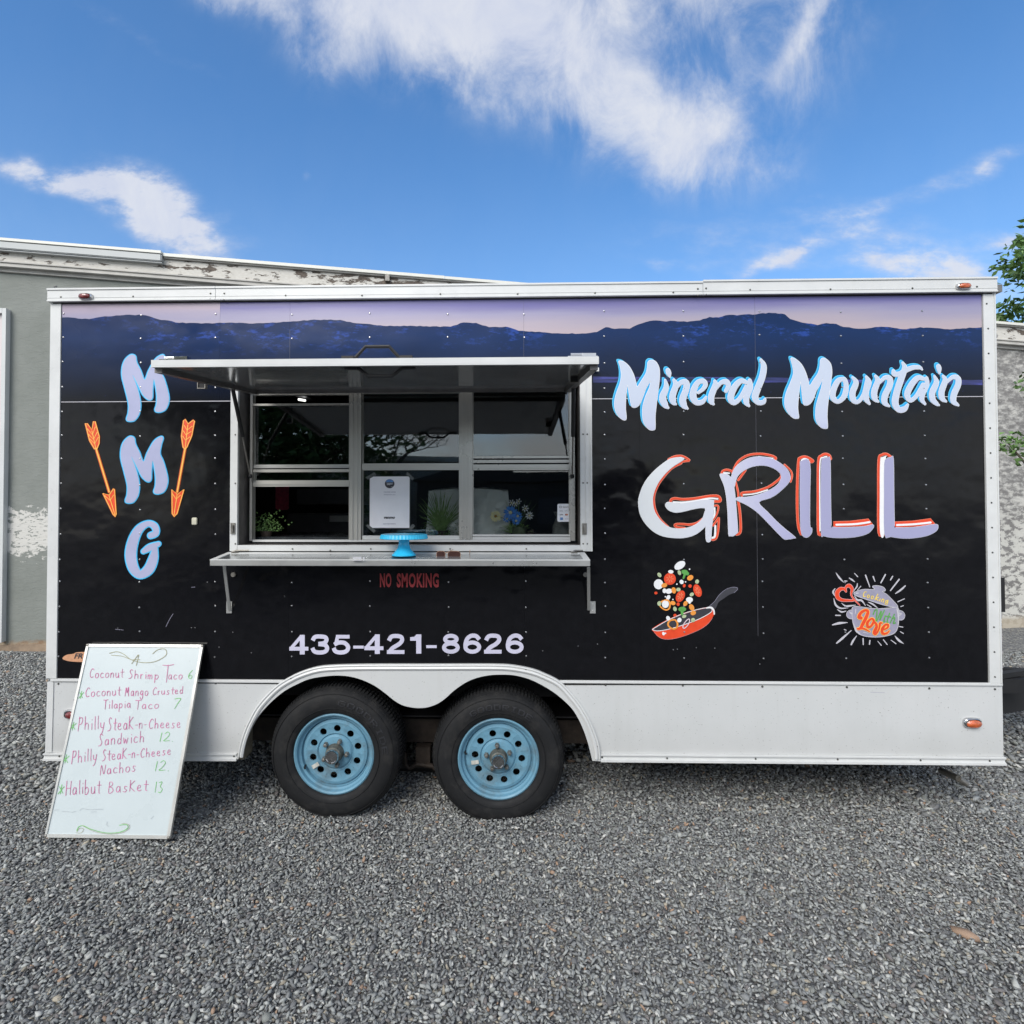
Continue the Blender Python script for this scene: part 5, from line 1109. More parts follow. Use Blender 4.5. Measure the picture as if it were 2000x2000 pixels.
a.build('carrot_slice', simple('carrot_vinyl', (.80, .30, .05), .4), pan)
a = art(.0038, True)
for x, y, p, q in ((785, 300, 50, 36), (755, 290, 24, 24), (825, 325, 28, 28), (745, 885, 62, 38)): a.disc(x, y, p, q)
a.stroke([(790, 320, 40), (765, 395, 30)]); a.stroke([(745, 900, 50), (742, 960, 40)]); a.build('broccoli', 'green_v', pan)
a = art(.0038, True)
for x, y, p, q, r_ in ((700, 310, 26, 40, -20), (685, 575, 34, 30, 0), (385, 795, 32, 38, 0), (630, 880, 28, 38, -20), (775, 997, 36, 26, -20), (915, 1055, 32, 34, 0), (385, 345, 28, 40, -35), (978, 450, 30, 34, 20), (895, 652, 36, 28, -35)): a.disc(x, y, p, q, r_)
a.build('pea', simple('pale_green_vinyl', (.42, .50, .30), .4, 0, .2, 90), pan)
art(.0046).stroke([(830, 1045), (780, 1100), (755, 1160), (775, 1185), (820, 1150), (855, 1090), (858, 1045)], 14, True).build('onion_ring', simple('pink_white_vinyl', (.75, .6, .65), .4), pan)
# steaming pot with words
O_, K_ = (1600, 1090), 9.66
a = art(.0016, True)
for p in ([(315, 275, 8), (380, 370, 34), (460, 455, 12)], [(665, 285, 12), (725, 350, 20)], [(565, 375, 14), (620, 410, 30), (672, 450, 8)], [(480, 432, 20), (525, 434, 16)], [(875, 325, 28), (955, 545, 16)], [(1018, 350, 26), (1052, 438, 16)], [(1248, 312, 26), (1165, 465, 24)], [(1385, 345, 24), (1345, 412, 22)], [(1508, 402, 28), (1345, 612, 22)], [(1622, 525, 24), (1540, 600, 34), (1440, 668, 18)], [(1608, 768, 14), (1485, 822, 20)], [(1590, 898, 14), (1540, 914, 18)],
          [(310, 1080, 22), (400, 1082, 20)], [(250, 1260, 20), (380, 1228, 44), (535, 1216, 10)], [(475, 1348, 18), (510, 1362, 14)], [(330, 1605, 26), (430, 1520, 40), (605, 1365, 14)], [(605, 1630, 30), (640, 1560, 34), (705, 1468, 14)], [(828, 1520, 24), (832, 1632, 20)], [(958, 1555, 22), (948, 1625, 24)], [(1105, 1568, 10), (1170, 1645, 20)], [(1210, 1540, 18), (1282, 1630, 18)], [(1355, 1548, 12), (1448, 1615, 18)], [(1428, 1468, 10), (1500, 1550, 40), (1592, 1615, 8)], [(1505, 1290, 16), (1580, 1302, 18)], [(1530, 1388, 14), (1588, 1422, 18)],
          [(345, 970, 12), (420, 1015, 30), (505, 1000, 14)], [(275, 760, 10), (310, 880, 34), (400, 945, 30), (545, 940, 8)], [(300, 575, 12), (262, 640, 34), (295, 715, 10)], [(420, 850, 8), (500, 905, 30), (590, 900, 30), (690, 885, 8)], [(720, 480, 14), (710, 540, 26), (660, 610, 14), (655, 680, 10)], [(785, 530, 16), (720, 605, 12)], [(665, 710, 10), (720, 790, 34), (800, 800, 34), (875, 900, 10)], [(925, 830, 10), (1010, 870, 30), (1100, 940, 10)], [(900, 875, 10), (980, 925, 20)]): a.stroke(p)
rays = a
lid = [(655, 665), (720, 620), (850, 590), (1045, 592), (1010, 550), (1020, 525), (1100, 520), (1200, 545), (1245, 590), (1240, 620), (1195, 632), (1290, 700), (1400, 810), (1470, 890), (1475, 925), (1400, 925), (1200, 880), (950, 800), (760, 735), (680, 700)]
body = [(620, 960), (640, 925), (700, 912), (850, 930), (1050, 955), (1250, 948), (1420, 930), (1480, 935), (1505, 1000), (1500, 1150), (1490, 1270), (1450, 1380), (1370, 1440), (1200, 1480), (1050, 1490), (880, 1475), (750, 1430), (680, 1350), (640, 1230), (622, 1100)]
a = art(.0022); a.poly(body); pot = a.build('pot_decal', 'grey_v', T, 'decal of a steaming pot reading Cooking With Love'); rays.build('steam_mark', 'lightgrey_v', pot)
a = art(.0016); a.poly([(620, 980), (560, 990), (520, 1040), (525, 1100), (570, 1140), (625, 1145)]); a.poly([(1500, 995), (1560, 1000), (1610, 1060), (1605, 1130), (1560, 1165), (1500, 1165)]); a.build('pot_handle', 'grey_v', pot)
a = art(.0024); a.poly(lid); a.build('pot_lid', 'grey_v', pot)
a = art(.0032); a.stroke(body, 13, True); a.stroke(lid, 12, True); a.stroke([(618, 982), (560, 990), (520, 1040), (525, 1100), (570, 1140), (622, 1142)], 10); a.stroke([(1502, 998), (1560, 1000), (1612, 1060), (1605, 1130), (1560, 1168), (1502, 1165)], 10)
for p in ([(650, 1240, 18), (700, 1370, 40), (770, 1430, 18)], [(1470, 960, 30), (1490, 1100, 24), (1485, 1250, 14)], [(690, 970, 20), (678, 1050, 16)], [(570, 1010, 14), (600, 1045, 30), (625, 1050, 16)], [(1505, 1040, 22), (1550, 1050, 22), (1510, 1085, 22)], [(835, 1402, 14), (925, 1420, 10)], [(700, 665, 30), (745, 660, 14)]): a.stroke(p)
a.build('pot_outline', 'lightgrey_v', pot)
a = art(.0024); a.stroke([(640, 800, 30), (560, 800, 34), (430, 790, 50), (350, 740, 70), (340, 650, 74), (400, 585, 60), (470, 585, 40), (510, 640, 16), (500, 560, 30), (560, 520, 60), (620, 580, 46), (605, 690, 24), (660, 780, 22), (765, 890, 12)]); a.build('heart', 'orange_v', pot)
a = art(.0021); a.stroke([(640, 800, 46), (560, 800, 50), (430, 790, 66), (350, 740, 86), (340, 650, 90), (400, 585, 76), (470, 585, 56), (510, 640, 30), (500, 560, 46), (560, 520, 76), (620, 580, 62), (605, 690, 40), (660, 780, 36), (765, 890, 22)]); a.build('heart_edge', simple('rose_vinyl', (.7, .35, .35), .4), pot)
# Love
love = [[(790, 1130, 60), (750, 1110, 60), (790, 1030, 50), (870, 985, 44), (920, 1010, 50), (890, 1110, 60), (830, 1230, 60), (780, 1320, 50), (720, 1335, 30)], [(740, 1335, 30), (840, 1330, 34), (950, 1385, 20)], [(960, 1160, 40), (910, 1220, 52), (920, 1300, 50), (980, 1280, 40), (1030, 1190, 44), (1000, 1145, 36), (950, 1160, 30)],
        [(1060, 1220, 40), (1085, 1290, 50), (1040, 1400, 60), (1070, 1430, 40), (1130, 1330, 34), (1150, 1230, 40), (1190, 1225, 20)], [(1220, 1350, 24), (1290, 1310, 36), (1300, 1260, 36), (1250, 1260, 40), (1190, 1340, 56), (1200, 1420, 46), (1270, 1420, 36), (1325, 1370, 16)]]
a = art(.0034); [a.stroke(s_, grow=24) for s_ in love]; a.build('lettering_edge', 'yellow_v', pot)
a = art(.0044); [a.stroke(s_) for s_ in love]; a.build('lettering', 'orange_v', pot)
a = art(.0036)
for s_ in ([(1020, 1060), (1050, 990), (1090, 980), (1085, 1080), (1070, 1190)], [(1090, 1180), (1170, 1000), (1160, 1100), (1150, 1160), (1230, 985)], [(1250, 1090), (1215, 1200), (1240, 1190)], [(1330, 1040), (1280, 1200), (1300, 1210)], [(1260, 1095), (1350, 1110)], [(1420, 1060), (1340, 1220)], [(1370, 1150), (1420, 1120), (1425, 1160), (1400, 1230), (1440, 1220)]): a.stroke(s_, 22)
a.build('lettering', 'green_v', pot)
a = art(.0036)
for s_ in ([(890, 640), (860, 640), (835, 690), (840, 730), (870, 720)], [(925, 690), (905, 730), (925, 750), (950, 715), (925, 690)], [(1000, 710), (980, 750), (1000, 770), (1025, 735), (1000, 710)], [(1105, 680), (1050, 790)], [(1120, 740), (1075, 765), (1110, 800)], [(1150, 770), (1135, 810)], [(1190, 770), (1170, 820)], [(1190, 785), (1220, 780), (1205, 835)], [(1290, 800), (1255, 810), (1255, 840), (1285, 825), (1300, 790), (1280, 870), (1240, 860)]): a.stroke(s_, 17)
a.build('lettering', simple('gold_vinyl', (.75, .55, .12), .4), pot)

# ================================================================== MENU BOARD
zb0 = .052
GB_ = Surf((0, 0, zb0), (0, 0, 1))
BL, BR = GB_(86.2, 1635.7), GB_(331, 1638.8)
TL, TR = W(168.9, 1257.6, -.02), W(396.7, 1259, -.02)
bn = (BR - BL).cross(TL - BL).normalized(); bn = bn if bn.y < 0 else -bn
BRD = Surf(BL, bn); TRp = BRD(396.7, 1259)
mbd = root('menu_whiteboard', (BL + BR) / 2, 'whiteboard menu leaning on the trailer with pink and green handwriting', 'whiteboard')
b = MB(); b.prism([BRD(88, 1634, -.001), BRD(329.5, 1637, -.001), BRD(395, 1260.5, -.001), BRD(170.5, 1259, -.001)], -bn * .006); b.build('writing_surface', 'board', mbd)
fr = [(86.2, 1635.7), (331, 1638.8), (396.7, 1259), (168.9, 1257.6)]; inn = [(91.5, 1629), (325.5, 1632), (391, 1264.5), (172.5, 1263)]
for i in range(4):
    j = (i + 1) % 4; b = MB(); q = [BRD(*fr[i], .004), BRD(*fr[j], .004), BRD(*inn[j], .004), BRD(*inn[i], .004)]; c_ = sum(q, Vector()) / 4
    b.prism([c_ + (p - c_) * .9985 for p in q], -bn * .014); b.build('frame', 'alu', mbd)
for i in range(4):
    p = BRD(*[(fr[i][0] * .6 + inn[i][0] * .4), (fr[i][1] * .6 + inn[i][1] * .4)], .005); b = MB(); b.dome(p, .007, .003, bn); b.build('corner_cap', 'steel', mbd)
GL = {  # single-stroke hand: x 0..1, y 0 baseline .. 1 cap height (x-height .55)
 'C': [[(.85, .85), (.6, 1), (.25, .8), (.05, .4), (.3, .02), (.8, .12)]], 'S': [[(.8, .9), (.55, 1.02), (.3, .82), (.45, .55), (.7, .3), (.5, .02), (.1, -.05)]], 'T': [[(0, 1), (.5, .98), (1, 1.04)], [(.5, .98), (.48, .5), (.45, -.05)]],
 'M': [[(0, 0), (.2, .95), (.45, .35), (.75, 1), (.85, 0)]], 'P': [[(.2, 1), (.12, .5), (0, -.1)], [(.1, .9), (.6, 1), (.75, .75), (.5, .5), (.15, .45)]], 'K': [[(.1, 1), (.05, 0)], [(.8, .95), (.1, .45), (.85, 0)]], 'N': [[(0, -.05), (.15, .9), (.65, .05), (.9, .95)]],
 'B': [[(.1, .95), (.05, 0), (.5, .0), (.75, .22), (.5, .48), (.15, .5), (.6, .7), (.5, .95), (.1, .95)]], 'H': [[(.1, 1), (.0, -.05)], [(.9, 1), (.8, 0)], [(.05, .5), (.85, .52)]],
 'o': [[(.5, .52), (.15, .4), (.15, .08), (.5, 0), (.8, .2), (.75, .45), (.45, .52)]], 'c': [[(.75, .45), (.4, .52), (.12, .25), (.35, 0), (.8, .08)]], 'n': [[(.1, .5), (.12, 0)], [(.12, .3), (.4, .52), (.7, .42), (.72, 0)]], 'u': [[(.1, .5), (.12, .12), (.4, 0), (.7, .2), (.72, .5)], [(.72, .5), (.78, 0)]],
 't': [[(.4, .9), (.38, .1), (.6, 0)], [(.05, .55), (.8, .57)]], 'h': [[(.1, 1), (.1, 0)], [(.1, .3), (.4, .5), (.68, .38), (.7, 0)]], 'r': [[(.12, .5), (.15, 0)], [(.14, .3), (.35, .5), (.65, .48)]], 'i': [[(.3, .48), (.32, 0)], [(.32, .72), (.33, .76)]], 'm': [[(.05, .5), (.08, 0)], [(.08, .3), (.28, .5), (.42, .4), (.42, 0)], [(.42, .3), (.65, .5), (.82, .38), (.82, 0)]],
 'p': [[(.12, .5), (.1, -.45)], [(.12, .4), (.5, .52), (.75, .28), (.45, 0), (.12, .1)]], 'a': [[(.7, .42), (.4, .52), (.12, .25), (.3, 0), (.65, .15), (.72, .5)], [(.72, .45), (.8, 0)]], 'g': [[(.7, .42), (.4, .52), (.12, .28), (.35, .05), (.68, .25), (.72, .5)], [(.72, .45), (.68, -.3), (.3, -.42), (.1, -.2)]],
 's': [[(.7, .48), (.35, .5), (.35, .3), (.65, .18), (.45, 0), (.1, .04)]], 'e': [[(.15, .25), (.6, .32), (.6, .5), (.3, .5), (.12, .2), (.4, 0), (.8, .1)]], 'd': [[(.7, .4), (.35, .5), (.12, .2), (.35, 0), (.7, .15)], [(.75, .95), (.72, 0)]], 'l': [[(.3, 1), (.3, .3), (.35, 0)]], 'y': [[(.1, .5), (.2, .15), (.6, .15)], [(.75, .52), (.5, -.2), (.15, -.42)]],
 'k': [[(.1, 1), (.1, 0)], [(.7, .5), (.12, .22), (.75, 0)]], 'w': [[(.05, .5), (.2, 0), (.42, .4), (.62, 0), (.85, .5)]], 'b': [[(.1, 1), (.12, 0), (.55, .0), (.72, .25), (.45, .48), (.12, .35)]], '-': [[(.1, .3), (.8, .32)]],
 '6': [[(.7, .95), (.25, .6), (.12, .2), (.45, -.02), (.75, .2), (.45, .42), (.15, .25)]], '7': [[(.0, .9), (.9, .95), (.5, .4), (.15, -.1)]], '1': [[(.4, .95), (.25, 0)]], '2': [[(.1, .8), (.45, 1), (.75, .75), (.4, .3), (.05, .02), (.85, .05)]], '3': [[(.1, .9), (.6, .95), (.35, .55), (.75, .3), (.45, 0), (.1, .05)]], '.': [[(.3, 0), (.32, .03)]],
 '*': [[(0, .0), (.75, .85)], [(.05, .8), (.7, .05)], [(.38, 1), (.36, -.05)]]}
Wd = {'i': .5, 'l': .5, 'm': 1.15, 'w': 1.1, 'M': 1.15, 't': .75, '1': .55, '.': .4, ' ': .5, '-': .75, 'r': .75}
BO, BK = (60, 1220), 4.39
def hand(art_, txt, x0, x1, yb, cap, slope_=0., slant=.12, w=4.6):
    tot = sum(Wd.get(c, 1.) for c in txt); sx = (x1 - x0) / tot; x = x0
    for c in txt:
        for s_ in GL.get(c, []):
            j = random.uniform(-.03, .03)
            art_.stroke([(x + (px_ + slant * py_) * sx * min(1, Wd.get(c, 1.) + (.25 if c in 'il1t' else 0)) * .86, yb - (py_ + j) * cap + slope_ * (x - x0), w * random.uniform(.8, 1.1)) for px_, py_ in s_], n=5)
        x += sx * Wd.get(c, 1.)
P_ = Art(BRD, BO, BK, .0006)
for t_, x0, x1, yb, cap, sl_ in (('Coconut', 505, 800, 455, 78, -.01), ('Shrimp', 835, 1110, 460, 72, .03), ('T', 1120, 1230, 490, 145, 0), ('aco', 1175, 1310, 468, 72, 0), ('Coconut', 468, 775, 618, 80, -.05), ('Mango', 808, 1015, 612, 78, -.03), ('Crusted', 1045, 1315, 602, 64, -.05),
                                ('Tilapia', 620, 865, 720, 72, -.04), ('Taco', 895, 1110, 722, 72, -.02), ('Philly', 405, 645, 905, 112, -.06), ('SteaK', 655, 888, 908, 108, -.07), ('-n-', 893, 1000, 888, 90, 0), ('Cheese', 1012, 1295, 890, 84, -.02),
                                ('Sandwich', 575, 985, 1035, 96, -.08), ('Philly', 350, 580, 1185, 105, -.10), ('SteaK', 608, 830, 1165, 92, -.08), ('-n-', 832, 935, 1140, 80, 0), ('Cheese', 940, 1212, 1140, 78, -.12), ('Nachos', 595, 915, 1285, 90, -.10),
                                ('Halibut', 300, 605, 1460, 118, -.06), ('BasKet', 665, 1010, 1440, 95, -.06)):
    hand(P_, t_, x0, x1, yb, cap, sl_)
P_.build('lettering', 'pink_ink', mbd, 'pink handwritten dish names')
P_ = Art(BRD, BO, BK, .0008)
for t_, x0, x1, yb, cap in (('6', 1345, 1400, 462, 75), ('7', 1225, 1290, 715, 85), ('12.', 1095, 1235, 1000, 78), ('12.', 1055, 1200, 1252, 85), ('13', 1055, 1145, 1440, 95), ('*', 408, 465, 630, 60), ('*', 332, 405, 900, 65), ('*', 268, 345, 1185, 70), ('*', 232, 300, 1450, 75)): hand(P_, t_, x0, x1, yb, cap, 0, .2)
P_.stroke([(395, 1770), (410, 1735), (450, 1725), (520, 1755), (640, 1785), (760, 1780), (830, 1745), (820, 1715), (760, 1720)], 5)
P_.build('lettering', 'green_ink', mbd, 'green stars and prices')
P_ = Art(BRD, BO, BK, .0010); P_.stroke([(675, 245), (740, 232), (800, 255), (860, 300), (960, 325), (1070, 315), (1160, 260), (1150, 210), (1090, 215), (1045, 250)], 5).stroke([(690, 262), (780, 270), (860, 300)], 4).stroke([(865, 335), (920, 258)], 5).stroke([(905, 350), (925, 260)], 5).stroke([(875, 300), (935, 300)], 4)
P_.stroke([(388, 1785), (430, 1785), (452, 1755), (420, 1745), (395, 1775)], 3).stroke([(440, 1722), (540, 1772), (660, 1795), (780, 1785), (845, 1745), (835, 1712), (780, 1705)], 3); P_.build('flourish', 'olive_ink', mbd)
P_ = Art(BRD, BO, BK, .0010)
for s_ in ([(200, 1590), (240, 1587)], [(265, 1600), (330, 1605)], [(420, 1592), (440, 1578), (500, 1585), (620, 1582)], [(350, 1610), (385, 1600)], [(515, 1606), (560, 1604)], [(1030, 1665), (1055, 1640)], [(1360, 310), (1362, 314)], [(655, 1690), (650, 1715), (665, 1730)]): P_.stroke(s_, 3)
P_.build('smudges', 'grey_ink', mbd)

# ================================================================== THINGS ON AND BEHIND THE COUNTER
SZ = SZ - .11 * SHK; cy = -.11; c0 = W(788, 1087.5, cy); cs_x = W(789, 1060, cy).x; ztp = W(790, 1043, cy).z
cs = root('cake_stand', (cs_x, cy, SZ + .002), 'bright blue plastic cake stand on the serving shelf', 'cake stand')
b = MB(); z0 = SZ + .0022; H = ztp - z0
b.lathe([(0, z0 + .002), (.058, z0), (.060, z0 + .004), (.050, z0 + .014), (.032, z0 + .035), (.026, z0 + H * .55), (.026, z0 + H * .72), (.030, z0 + H * .78)], (cs_x, cy, 0), 'Z', 40, cap=False); b.build('pedestal', 'blue_plastic', cs, smooth=True)
b = MB(); n_ = 96; rad = .116; vs, fs = [], []
prof = [(0, H * .97), (.80, H * .98), (.90, H * 1.0), (.955, H * .985), (1.0, H * .80), (.97, H * .78), (.92, H * .93), (.0, H * .90)]
for r_, h_ in prof:
    for j in range(n_):
        fl_ = 1 + (.012 if j % 2 else -.012) * (1 if .95 < r_ <= 1.0 else 0); t = 2 * math.pi * j / n_; vs.append((cs_x + rad * r_ * fl_ * math.cos(t), cy + rad * r_ * fl_ * math.sin(t), z0 + h_))
for i in range(len(prof) - 1):
    for j in range(n_): fs.append((i * n_ + j, i * n_ + (j + 1) % n_, (i + 1) * n_ + (j + 1) % n_, (i + 1) * n_ + j))
b.add(vs, fs); b.build('plate', 'blue_plastic', cs, smooth=True)
# sunglasses
sy = -.12; sg = root('sunglasses', (W(880, 1090, sy).x, sy, SZ + .002), 'folded brown sunglasses lying right of the blue cake stand', 'sunglasses')
for x, w_ in ((861, 8.5), (887, 12.5)):
    c = W(x, 1082, sy); b = MB(); hw = w_ / 400; hh = .0175
    n_ = 20; front = [(c.x + hw * math.copysign(abs(math.cos(t)) ** .7, math.cos(t)), sy, c.z - .003 + hh * math.copysign(abs(math.sin(t)) ** .7, math.sin(t)) ) for t in [2 * math.pi * j / n_ for j in range(n_)]]
    b.prism(front, (0, .003, 0)); l_ = b.build('lens', 'sunglass', sg)
    b = MB(); b.tube(front + front[:2], .0014, 6); b.build('lens_rim', 'gold', sg)
b = MB(); b.tube([W(870, 1080, sy), W(874, 1078, sy), W(876, 1080, sy)], .0015, 6); b.build('bridge', 'gold', sg)
b = MB(); b.tube([W(899, 1090, sy), W(906, 1086, sy + .03), W(917, 1084, sy + .06), W(918, 1074, sy + .06)], .0018, 6); b.tube([W(868, 1082, sy), W(885, 1073, sy + .07)], .0016, 6); b.build('temple', 'gold', sg)

# sign taped inside the window
SG = Surf((0, WD + .0072, 0), (0, -1, 0))
sg2 = root('paper_sign', SG(760, 980), 'white paper sign with venmo print taped on the middle window', 'sign')
b = MB(); b.prism([SG(722.5, 931, 0), SG(800, 930.5, 0), SG(799.5, 1031, 0), SG(722, 1031, 0)], (0, .0012, 0)); b.build('sheet', 'paper', sg2)
b = MB(); b.prism([SG(721.5, 930, -.0016), SG(801, 929.5, -.0016), SG(801, 1032, -.0016), SG(721.5, 1032, -.0016)], (0, .0008, 0)); b.build('sleeve', 'tape', sg2)
for p in ([(714, 932), (731, 922.5), (735, 928), (718, 937)], [(796, 921.5), (809, 934), (805, 938.5), (793, 926)], [(714.5, 1027), (718, 1023.5), (734, 1036), (730, 1041)], [(797, 1033), (806, 1023), (811, 1027), (803, 1036)]):
    b = MB(); b.prism([SG(x, y, .001) for x, y in p], (0, .0006, 0)); b.build('tape', 'tape', sg2)
A = Art(SG, (710, 920), 14.86, .0008); A.disc(758, 368, 140, 132, n=30); A.build('emblem', 'dark_v', sg2)
A = Art(SG, (710, 920), 14.86, .0014); A.poly([(650, 300), (690, 255), (758, 240), (825, 255), (868, 300), (868, 322), (650, 322)], False); A.build('emblem_sky', 'pale_print', sg2)
A = Art(SG, (710, 920), 14.86, .0014); A.rect(660, 345, 855, 352).rect(665, 395, 770, 402).rect(800, 455, 900, 462); A.text('MMG', (690, 362, 840, 388), .02); A.build('emblem_text', 'white_v', sg2)
A = Art(SG, (710, 920), 14.86, .0010); A.text('venmo', (590, 1325, 912, 1388), .04, .35); A.build('lettering', 'dark_v', sg2)
A = Art(SG, (710, 920), 14.86, .0010)
for x0, x1, y, h in ((585, 775, 612, 13), (805, 938, 612, 13), (592, 835, 690, 10), (850, 925, 690, 10), (565, 935, 1535, 12)):
    x = x0
    while x < x1: w_ = random.uniform(8, 17); A.rect(x, y - h, min(x + w_, x1), y + h * random.uniform(.2, 1)); x += w_ + 6
A.build('small_print', 'grey_v', sg2)

# payment card in the right window
pc = root('payment_card', SG(1102, 1001), 'small white rounded card with payment symbols in the right window', 'card')
rc_ = lambda x0, y0, x1, y1, r_: [(x1 - r_ + r_ * math.cos(t), y0 + r_ - r_ * math.sin(t)) for t in [math.pi / 2 - math.pi / 2 * j / 4 for j in range(5)]] + [(x1 - r_ + r_ * math.cos(t), y1 - r_ - r_ * math.sin(t)) for t in [-math.pi / 2 * j / 4 for j in range(5)]] + [(x0 + r_ + r_ * math.cos(t), y1 - r_ - r_ * math.sin(t)) for t in [-math.pi / 2 - math.pi / 2 * j / 4 for j in range(5)]] + [(x0 + r_ + r_ * math.cos(t), y0 + r_ - r_ * math.sin(t)) for t in [math.pi - math.pi / 2 * j / 4 for j in range(5)]]
b = MB(); b.prism([SG(x, y, 0) for x, y in rc_(1088.7, 984, 1114.7, 1019, 3)], (0, .002, 0)); b.build('card', 'petal_w', pc)
kk = 9.66; O2 = (940, 940)
A = Art(SG, O2, kk, .0006); A.stroke([(1478, 470), (1512, 470), (1512, 502), (1478, 502)], 8, True, smooth=False); A.text('Square', (1535, 472, 1648, 500), .02); A.text('VISA', (1480, 620, 1545, 643), .03, .2); A.text('PAY', (1480, 552, 1540, 570), .0); A.text('G Pay', (1575, 550, 1645, 570), .0); A.build('lettering', 'dark_v', pc)
A = Art(SG, O2, kk, .0006); A.disc(1598, 630, 17); A.build('red_circle', 'red_text', pc)
A = Art(SG, O2, kk, .0010); A.disc(1620, 630, 17); A.build('orange_circle', 'tan_v', pc)
A = Art(SG, O2, kk, .0006); A.rect(1490, 682, 1542, 732); A.build('blue_square', 'pale_print', pc)
A = Art(SG, O2, kk, .0006); A.text('DISCOVER', (1580, 700, 1648, 718), .0); A.build('lettering', 'grey_v', pc)

# interior counter and goods (standing on the counter inside)
ci = Z(1058, 800, .2); ciz = Z(1047, 800, .25)
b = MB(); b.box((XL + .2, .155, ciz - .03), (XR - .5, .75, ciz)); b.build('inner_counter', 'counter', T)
def nx_(x, Y): return W(x, 1000, Y).x
# white covered box behind the mullion
Yb = .27; bx = root('covered_box', (nx_(905, Yb), Yb, ciz), 'white plastic covered box inside behind the window bars', 'box')
x0, x1, zt2 = nx_(835, Yb), nx_(998, Yb), W(900, 960, Yb).z
b = MB(); nb_ = 30; ng = 20
vs = []
for j in range(ng + 1):
    for i in range(nb_ + 1):
        u_, v_ = i / nb_, j / ng; taper = .93 + .07 * (1 - v_); x = (x0 + x1) / 2 + (u_ - .5) * (x1 - x0) * taper; z = ciz + .002 + v_ * (zt2 - ciz)
        vs.append((x, Yb - .08 + .02 * v_ + .010 * math.sin(9 * u_ + 5 * v_) + .006 * math.sin(23 * u_ - 14 * v_) + random.uniform(-.006, .006), z + .012 * math.sin(3.1 * u_) * v_))
b.add(vs, [(j * (nb_ + 1) + i, j * (nb_ + 1) + i + 1, (j + 1) * (nb_ + 1) + i + 1, (j + 1) * (nb_ + 1) + i) for j in range(ng) for i in range(nb_)])
b.build('draped_front', 'bag', bx, smooth=True)
b = MB(); nu, nv = 20, 8; vs = []
for j in range(nv + 1):
    for i in range(nu + 1):
        u_, v_ = i / nu, j / nv; sag = .012 * math.sin(3.1 * u_) + random.uniform(-.004, .004)
        vs.append(((x0 + x1) / 2 + (u_ - .5) * (x1 - x0) * .93, Yb - .058 + .30 * v_, zt2 + sag + .012 * math.sin(math.pi * v_) - .004 * (v_ == 1)))
b.add(vs, [(j * (nu + 1) + i, j * (nu + 1) + i + 1, (j + 1) * (nu + 1) + i + 1, (j + 1) * (nu + 1) + i) for j in range(nv) for i in range(nu)]); b.build('draped_top', 'bag', bx, smooth=True)
b = MB(); b.box((x0 + .03, Yb - .045, ciz + .001), (x1 - .03, Yb + .23, zt2 - .012)); b.build('box_body', 'bag', bx, bevel=.01)
# pitcher
Yp = .26; xc = nx_(1100, Yp); pi_ = root('pitcher', (xc, Yp, ciz), 'whitewashed waisted jug behind the card in the right window', 'jug')
zz = lambda y: W(1100, y, Yp).z
sc3 = (3.13 / F)
b = MB(); b.lathe([(.060, ciz + .001), (.060, zz(1030)), (.056, zz(1029)), (.060, zz(1028)), (.040, zz(1012)), (.038, zz(1010)), (.056, zz(999.5)), (.053, zz(999.5)), (.035, zz(1010))], (xc, Yp, 0), 'Z', 28); b.build('jug_body', 'pitcher', pi_, smooth=False)
b = MB(); b.tube([(xc + .03, Yp, zz(1000)), (xc + .07, Yp, zz(1004)), (xc + .07, Yp, zz(1015)), (xc + .04, Yp, zz(1018))], .006, 8); b.build('jug_handle', 'pitcher', pi_)
def blade(b, base, tip, w, curl=0.):
    base, tip = Vector(base), Vector(tip); mid = (base + tip) / 2 + Vector((0, 0, curl)); sd = Vector((1, .3, 0)).normalized()
    pts = [base, base * .35 + mid * .65 + Vector((0, 0, curl * .2)), mid * .35 + tip * .65 + Vector((0, 0, curl * .3)), tip]; ws = [w * .6, w, w * .7, w * .05]
    vs = []
    for p, ww in zip(pts, ws): vs += [p - sd * ww / 2, p + sd * ww / 2]
    b.add(vs, [(2 * i, 2 * i + 1, 2 * i + 3, 2 * i + 2) for i in range(3)])
# grass plant in middle window
Yg = .165; gx = nx_(862, Yg); gp = root('grass_plant', (gx, Yg, ciz), 'potted ornamental grass behind the middle window', 'plant')
b = MB(); b.lathe([(.03, ciz), (.042, ciz + .035), (.04, ciz + .035), (.0, ciz + .03)], (gx, Yg, 0), 'Z', 16); b.build('pot', 'terracotta', gp, smooth=False)
b = MB(); b.flat = True
for i in range(110):
    a = random.gauss(0, .55); h = random.uniform(.08, .26) * (1 - .25 * abs(a)); t = (gx + math.sin(a) * h * 1.1, Yg + random.uniform(-.05, .03), ciz + .03 + math.cos(a) * h * .9)
    blade(b, (gx + random.uniform(-.02, .02), Yg, ciz + .03), t, .004 if h > .15 else .007, .02)
b.build('blades', 'grass_leaf', gp)
b = MB(); b.flat = True
for i in range(220):
    c = Vector((gx + random.gauss(0, .055), Yg - .02 + random.gauss(0, .015), ciz + abs(random.gauss(.03, .025)))); r_ = random.uniform(.004, .008); d = Vector((random.uniform(-1, 1), random.uniform(-1, 1), random.uniform(-1, 1))).normalized(); e = d.orthogonal().normalized()
    b.add([c - d * r_, c + e * r_ * .5, c + d * r_, c - e * r_ * .5], [(0, 1, 2, 3)])
b.build('foliage', 'leaf2', gp)
